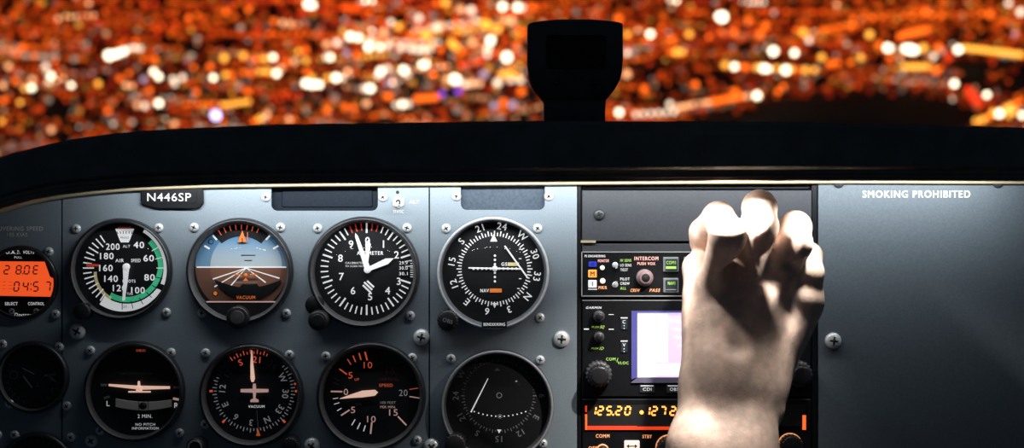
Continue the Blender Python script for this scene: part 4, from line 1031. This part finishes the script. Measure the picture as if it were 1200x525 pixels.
A_('1040,56,W,7;1045,57,w,6;1066.6,58,W,8;1061,57,W,7;1072,59,W,7;1082,56,y,7;1054,70,p,6;1123,58,W,7;1100,56,o,7;1112,67,r,7;1094,66,w,6;1097,83,o,7;1102,80,o,5;1008.7,67,y,6;973.7,74.6,o,7;982,74,o,6;996.5,73,o,6;963,67,y,6.5;1190,40.5,l,6;1196,14,w,7;1182,4,w,6;1019,40.5,y,7;980,6,p,6;1085,14,o,6.5;1118.4,98,W,6.5;1109,97.5,g,6;1082.5,95,g,6;1156.5,111,W,6;1150,85,g,5.5;1115,133,g,6;1123,141,g,5;996.5,101,d,6;1005.7,101,d,6;1160,17,o,7;1043,68,o,6;1030,52,o,6;1187,47,o,5')
row(1060, 78, 1086, 78, 5, 'y', 6); row(1131, 56, 1197, 64, 13, 'y', 6); row(978, 93, 1040, 94, 7, 'r', 4.5); row(1046, 95, 1125, 104, 8, 'r', 4); A_('1138,110,r,9;1143,116,r,9;1134,105,r,7;1148,121,r,7')
A_('1144,142,y,6;1152,140,y,6.5;1159,137,o,6;1164,132,y,6.5;1171,133,W,7;1178,128,y,6.5;1184,124,y,6;1190,121,o,6;1196,119,o,6;1198,135,W,6;1188,130,y,6.5;1182,135,y,6;1192,113,o,5')
row(1055, 42, 1085, 35, 6, 'o', 6.5); row(965, 36, 1000, 30, 7, 'o', 6); row(1000, 22, 1150, 16, 14, 'o', 5.5)
row(0, 60, 40, 66, 5, 'o', 5.5)

light_group = {k: f'{COL[k][0]} lights of the night city' for k in COL}
L = [q for q in L if q[1] < smooth_curve(TOPL, q[0]) + 4 and not (622 < q[0] < 725 and q[1] > 30)]
L.sort(key=lambda q: -(q[3] + {'W': 2, 'b': 3, 'v': 3, 'y': .8, 'w': .6, 'd': -1, 'r': -.5}.get(q[2], 0)))
REST = L[298:]; L = L[:298]
BLUR = 3.9
for n_, (x, y, k, r) in enumerate(L):
    p, s = ground(x, y); f_ = .80 + .16 * ((n_ * 0.7548777) % 1)      # the lamps stand on masts and roofs of different height
    p = Vector((p.x * f_, (p.y + CAM_D) * f_ - CAM_D, p.z * f_)); s *= f_
    rm = max(1.6, r - BLUR + 1.3) * s / FPX
    o = bpy.data.objects.new('city_light', lamp_me[k]); C.objects.link(o); o.location = p; o.scale = (rm, rm, rm)
    if k == 'b': tag(o, 'single blue-white city light just above the glareshield over the attitude dial', 'city light')
    elif k == 'v' and x > 530: tag(o, 'brighter violet city light beneath a large white one', 'city light')
    elif k == 'v': tag(o, 'darker violet city light next to the brighter violet one', 'city light')
    else: tag(o, f'{COL[k][0]} blurred light of the night city beyond the windscreen', 'city light', light_group[k])
print('individual lights', len(L))

# the countless dim lights between them
rng = random.Random(11)
def dark(x, y):
    line = curve([(780, 140), (880, 122), (930, 108), (1000, 104), (1090, 108), (1135, 122), (1200, 150)], x) if x > 780 else 999
    if x > 790 and y > line and not (x > 1135 and y > 150 - (x - 1135) * .55): return 1.0
    if x > 1120 and 67 < y < 108: return 0.85
    if 195 < x < 300 and 44 < y < 56: return 0.85
    if 105 < x < 135 and 42 < y < 72: return 0.75
    if 725 < x < 850 and 66 < y < 118: return 0.55
    if 185 < x < 400 and 98 < y < 116: return 0.55
    if 130 < x < 210 and 128 < y < 142: return .8
    if 400 < x < 640 and 100 < y < 140: return 0.4
    if x < 200 and 105 < y: return .55
    return 0.0
pal = lambda y: rng.choices(['o', 'd', 'y', 'p', 'w', 'r', 'g'], [5, 6, .5, .6, .25, 1, .3] if y < 50 else [4, 5, 1.1, 1.1, .7, .8, .9])[0]
def pal2(x, y):
    if 400 < x < 640 and y > 20: return rng.choices('oydpwg', [3, 1.6, 2, 2.2, 1.4, 1])[0]
    if x > 940 and y < 52: return rng.choices('odyp', [6, 3, .8, .3])[0]
    return pal(y)
VS = []; FS = []; CS = []
def dim(x, y, k, r, br, low=False):
    if not (-380 < x < 1580) or y > 215: return
    if y < 162 and rng.random() < dark(x, y): return
    if 400 < x < 620 and 8 < y < 104: br *= 1.7
    p, s = ground(x, y); rm = r * s / FPX; b0 = len(VS)
    if low: p = p - up * 1.2
    for v in I0: VS.append((p.x + v.x * rm, p.y + v.y * rm, p.z + v.z * rm))
    FS.extend((a + b0, b_ + b0, c + b0) for a, b_, c in J0)
    c = COL[k][1]; CS.extend([(c[0] * br, c[1] * br, c[2] * br, 1)] * len(I0))
I0, J0 = ico(0)
for (x, y, k, r) in REST: dim(x, y, k, r - BLUR + 1.3, COL[k][2])
for _ in range(400):      # streets
    x = rng.uniform(-350, 1500); y = rng.uniform(-60, 205); n = rng.randint(4, 22); sp = rng.uniform(3.5, 7); sl = rng.uniform(-.16, .13); k = pal2(x, y); br = rng.uniform(.35, 1.2)
    for i in range(n): dim(x + i * sp, y + i * sp * sl + rng.uniform(-.7, .7), k if rng.random() < .8 else pal2(x, y), rng.uniform(1.9, 3.1), br * rng.uniform(.6, 1.3))
for _ in range(9000):
    x = rng.uniform(-350, 1550); y = rng.uniform(-60, 210)
    dim(x, y, pal2(x, y), rng.uniform(2.1, 4.0), rng.uniform(.10, .95) ** 1.3 * (1.15 if y < 60 else .75))
for _ in range(5200):     # faint wide blobs added as a reddish haze glowing between the lamps
    x = rng.uniform(-350, 1550); y = rng.uniform(-60, 210)
    dim(x, y, rng.choice('ddr'), rng.uniform(3.5, 6), rng.uniform(.05, .32) * (1.3 if y < 60 else .7), True)
me = bpy.data.meshes.new('distant_city_lights'); me.from_pydata(VS, [], FS)
ca = me.color_attributes.new('glow', 'FLOAT_COLOR', 'POINT'); ca.data.foreach_set('color', np.array(CS, dtype=np.float32).ravel())
mt = bpy.data.materials.new('distant_lamps'); mt.use_nodes = True; nt = mt.node_tree; bs = nt.nodes['Principled BSDF']; bs.inputs['Base Color'].default_value = (.02, .02, .02, 1)
an = nt.nodes.new('ShaderNodeAttribute'); an.attribute_name = 'glow'; nt.links.new(an.outputs['Color'], bs.inputs['Emission Color']); bs.inputs['Emission Strength'].default_value = 1.1; mt.cycles.emission_sampling = 'NONE'
me.materials.append(mt); o = bpy.data.objects.new('distant_city_lights', me); C.objects.link(o)
tag(o, 'countless dim orange lights and reddish haze of the night city beyond the windscreen', 'city lights', kind='stuff')

# ------------------------------------------------------------------ light
def area(name, loc, aim, sx, sy, power, col, spread=180):
    l = bpy.data.lights.new(name, 'AREA'); l.shape = 'RECTANGLE'; l.size = sx; l.size_y = sy; l.energy = power; l.color = col; l.spread = math.radians(spread)
    o = bpy.data.objects.new(name, l); C.objects.link(o); o.location = loc
    d = Vector(aim) - Vector(loc); o.rotation_euler = d.to_track_quat('-Z', 'Y').to_euler(); return o
# strip under the hood, washing the panel top
area('hood_strip_light', (.02, -.051, .0455), (.02, 0, .039), .72, .004, .93, (.95, .985, 1.0))
# small post light under the hood over the radios
area('hood_lamp', ((846 - 600) * .00059, -.136, .0345), ((866 - 600) * .00059, -.126, -.06), .010, .005, .72, (1, .94, .87), 125)
area('hand_fill_right', ((978 - 600) * .0006, -.110, .036), ((938 - 600) * .0006, -.10, -.03), .02, .006, .075, (1, .95, .88), 80)  # added fill to brighten the ring and little fingers, no fixture
area('hand_fill_left', ((750 - 600) * .0006, -.10, .037), ((820 - 600) * .0006, -.09, -.03), .04, .006, .09, (1, .95, .88), 120)  # weak fill added for the thumb side and wrist, no fixture
# unseen overhead spot added to brighten the forearm
l = bpy.data.lights.new('forearm_fill_spot', 'SPOT'); l.energy = .5; l.spot_size = math.radians(13); l.spot_blend = .7; l.shadow_soft_size = .03; l.color = (1, .90, .80)
o = bpy.data.objects.new('forearm_fill_spot', l); C.objects.link(o); o.location = (.08, -.62, .85); d = Vector((.152, -.13, -.185)) - o.location; o.rotation_euler = d.to_track_quat('-Z', 'Y').to_euler()

w = bpy.data.worlds.new('World'); bpy.context.scene.world = w; w.use_nodes = True
bg = w.node_tree.nodes['Background']; bg.inputs[0].default_value = (.35, .5, .7, 1); bg.inputs[1].default_value = .032

# ------------------------------------------------------------------ camera
cam = bpy.data.cameras.new('camera'); cam.lens = 50; cam.sensor_width = 36; cam.clip_end = 8000; cam.clip_start = .01
cam.dof.use_dof = True; cam.dof.focus_distance = CAM_D - .005; cam.dof.aperture_fstop = 6.2
co = bpy.data.objects.new('camera', cam); C.objects.link(co); co.location = (0, -CAM_D, 0); co.rotation_euler = (PI / 2, 0, 0)
sc = bpy.context.scene; sc.camera = co
for o in bpy.data.objects:
    if '_px' in o: del o['_px']
sc.view_settings.view_transform = 'Standard'; sc.view_settings.look = 'None'; sc.view_settings.gamma = 1; sc.view_settings.exposure = 0; sc.view_settings.use_curve_mapping = False
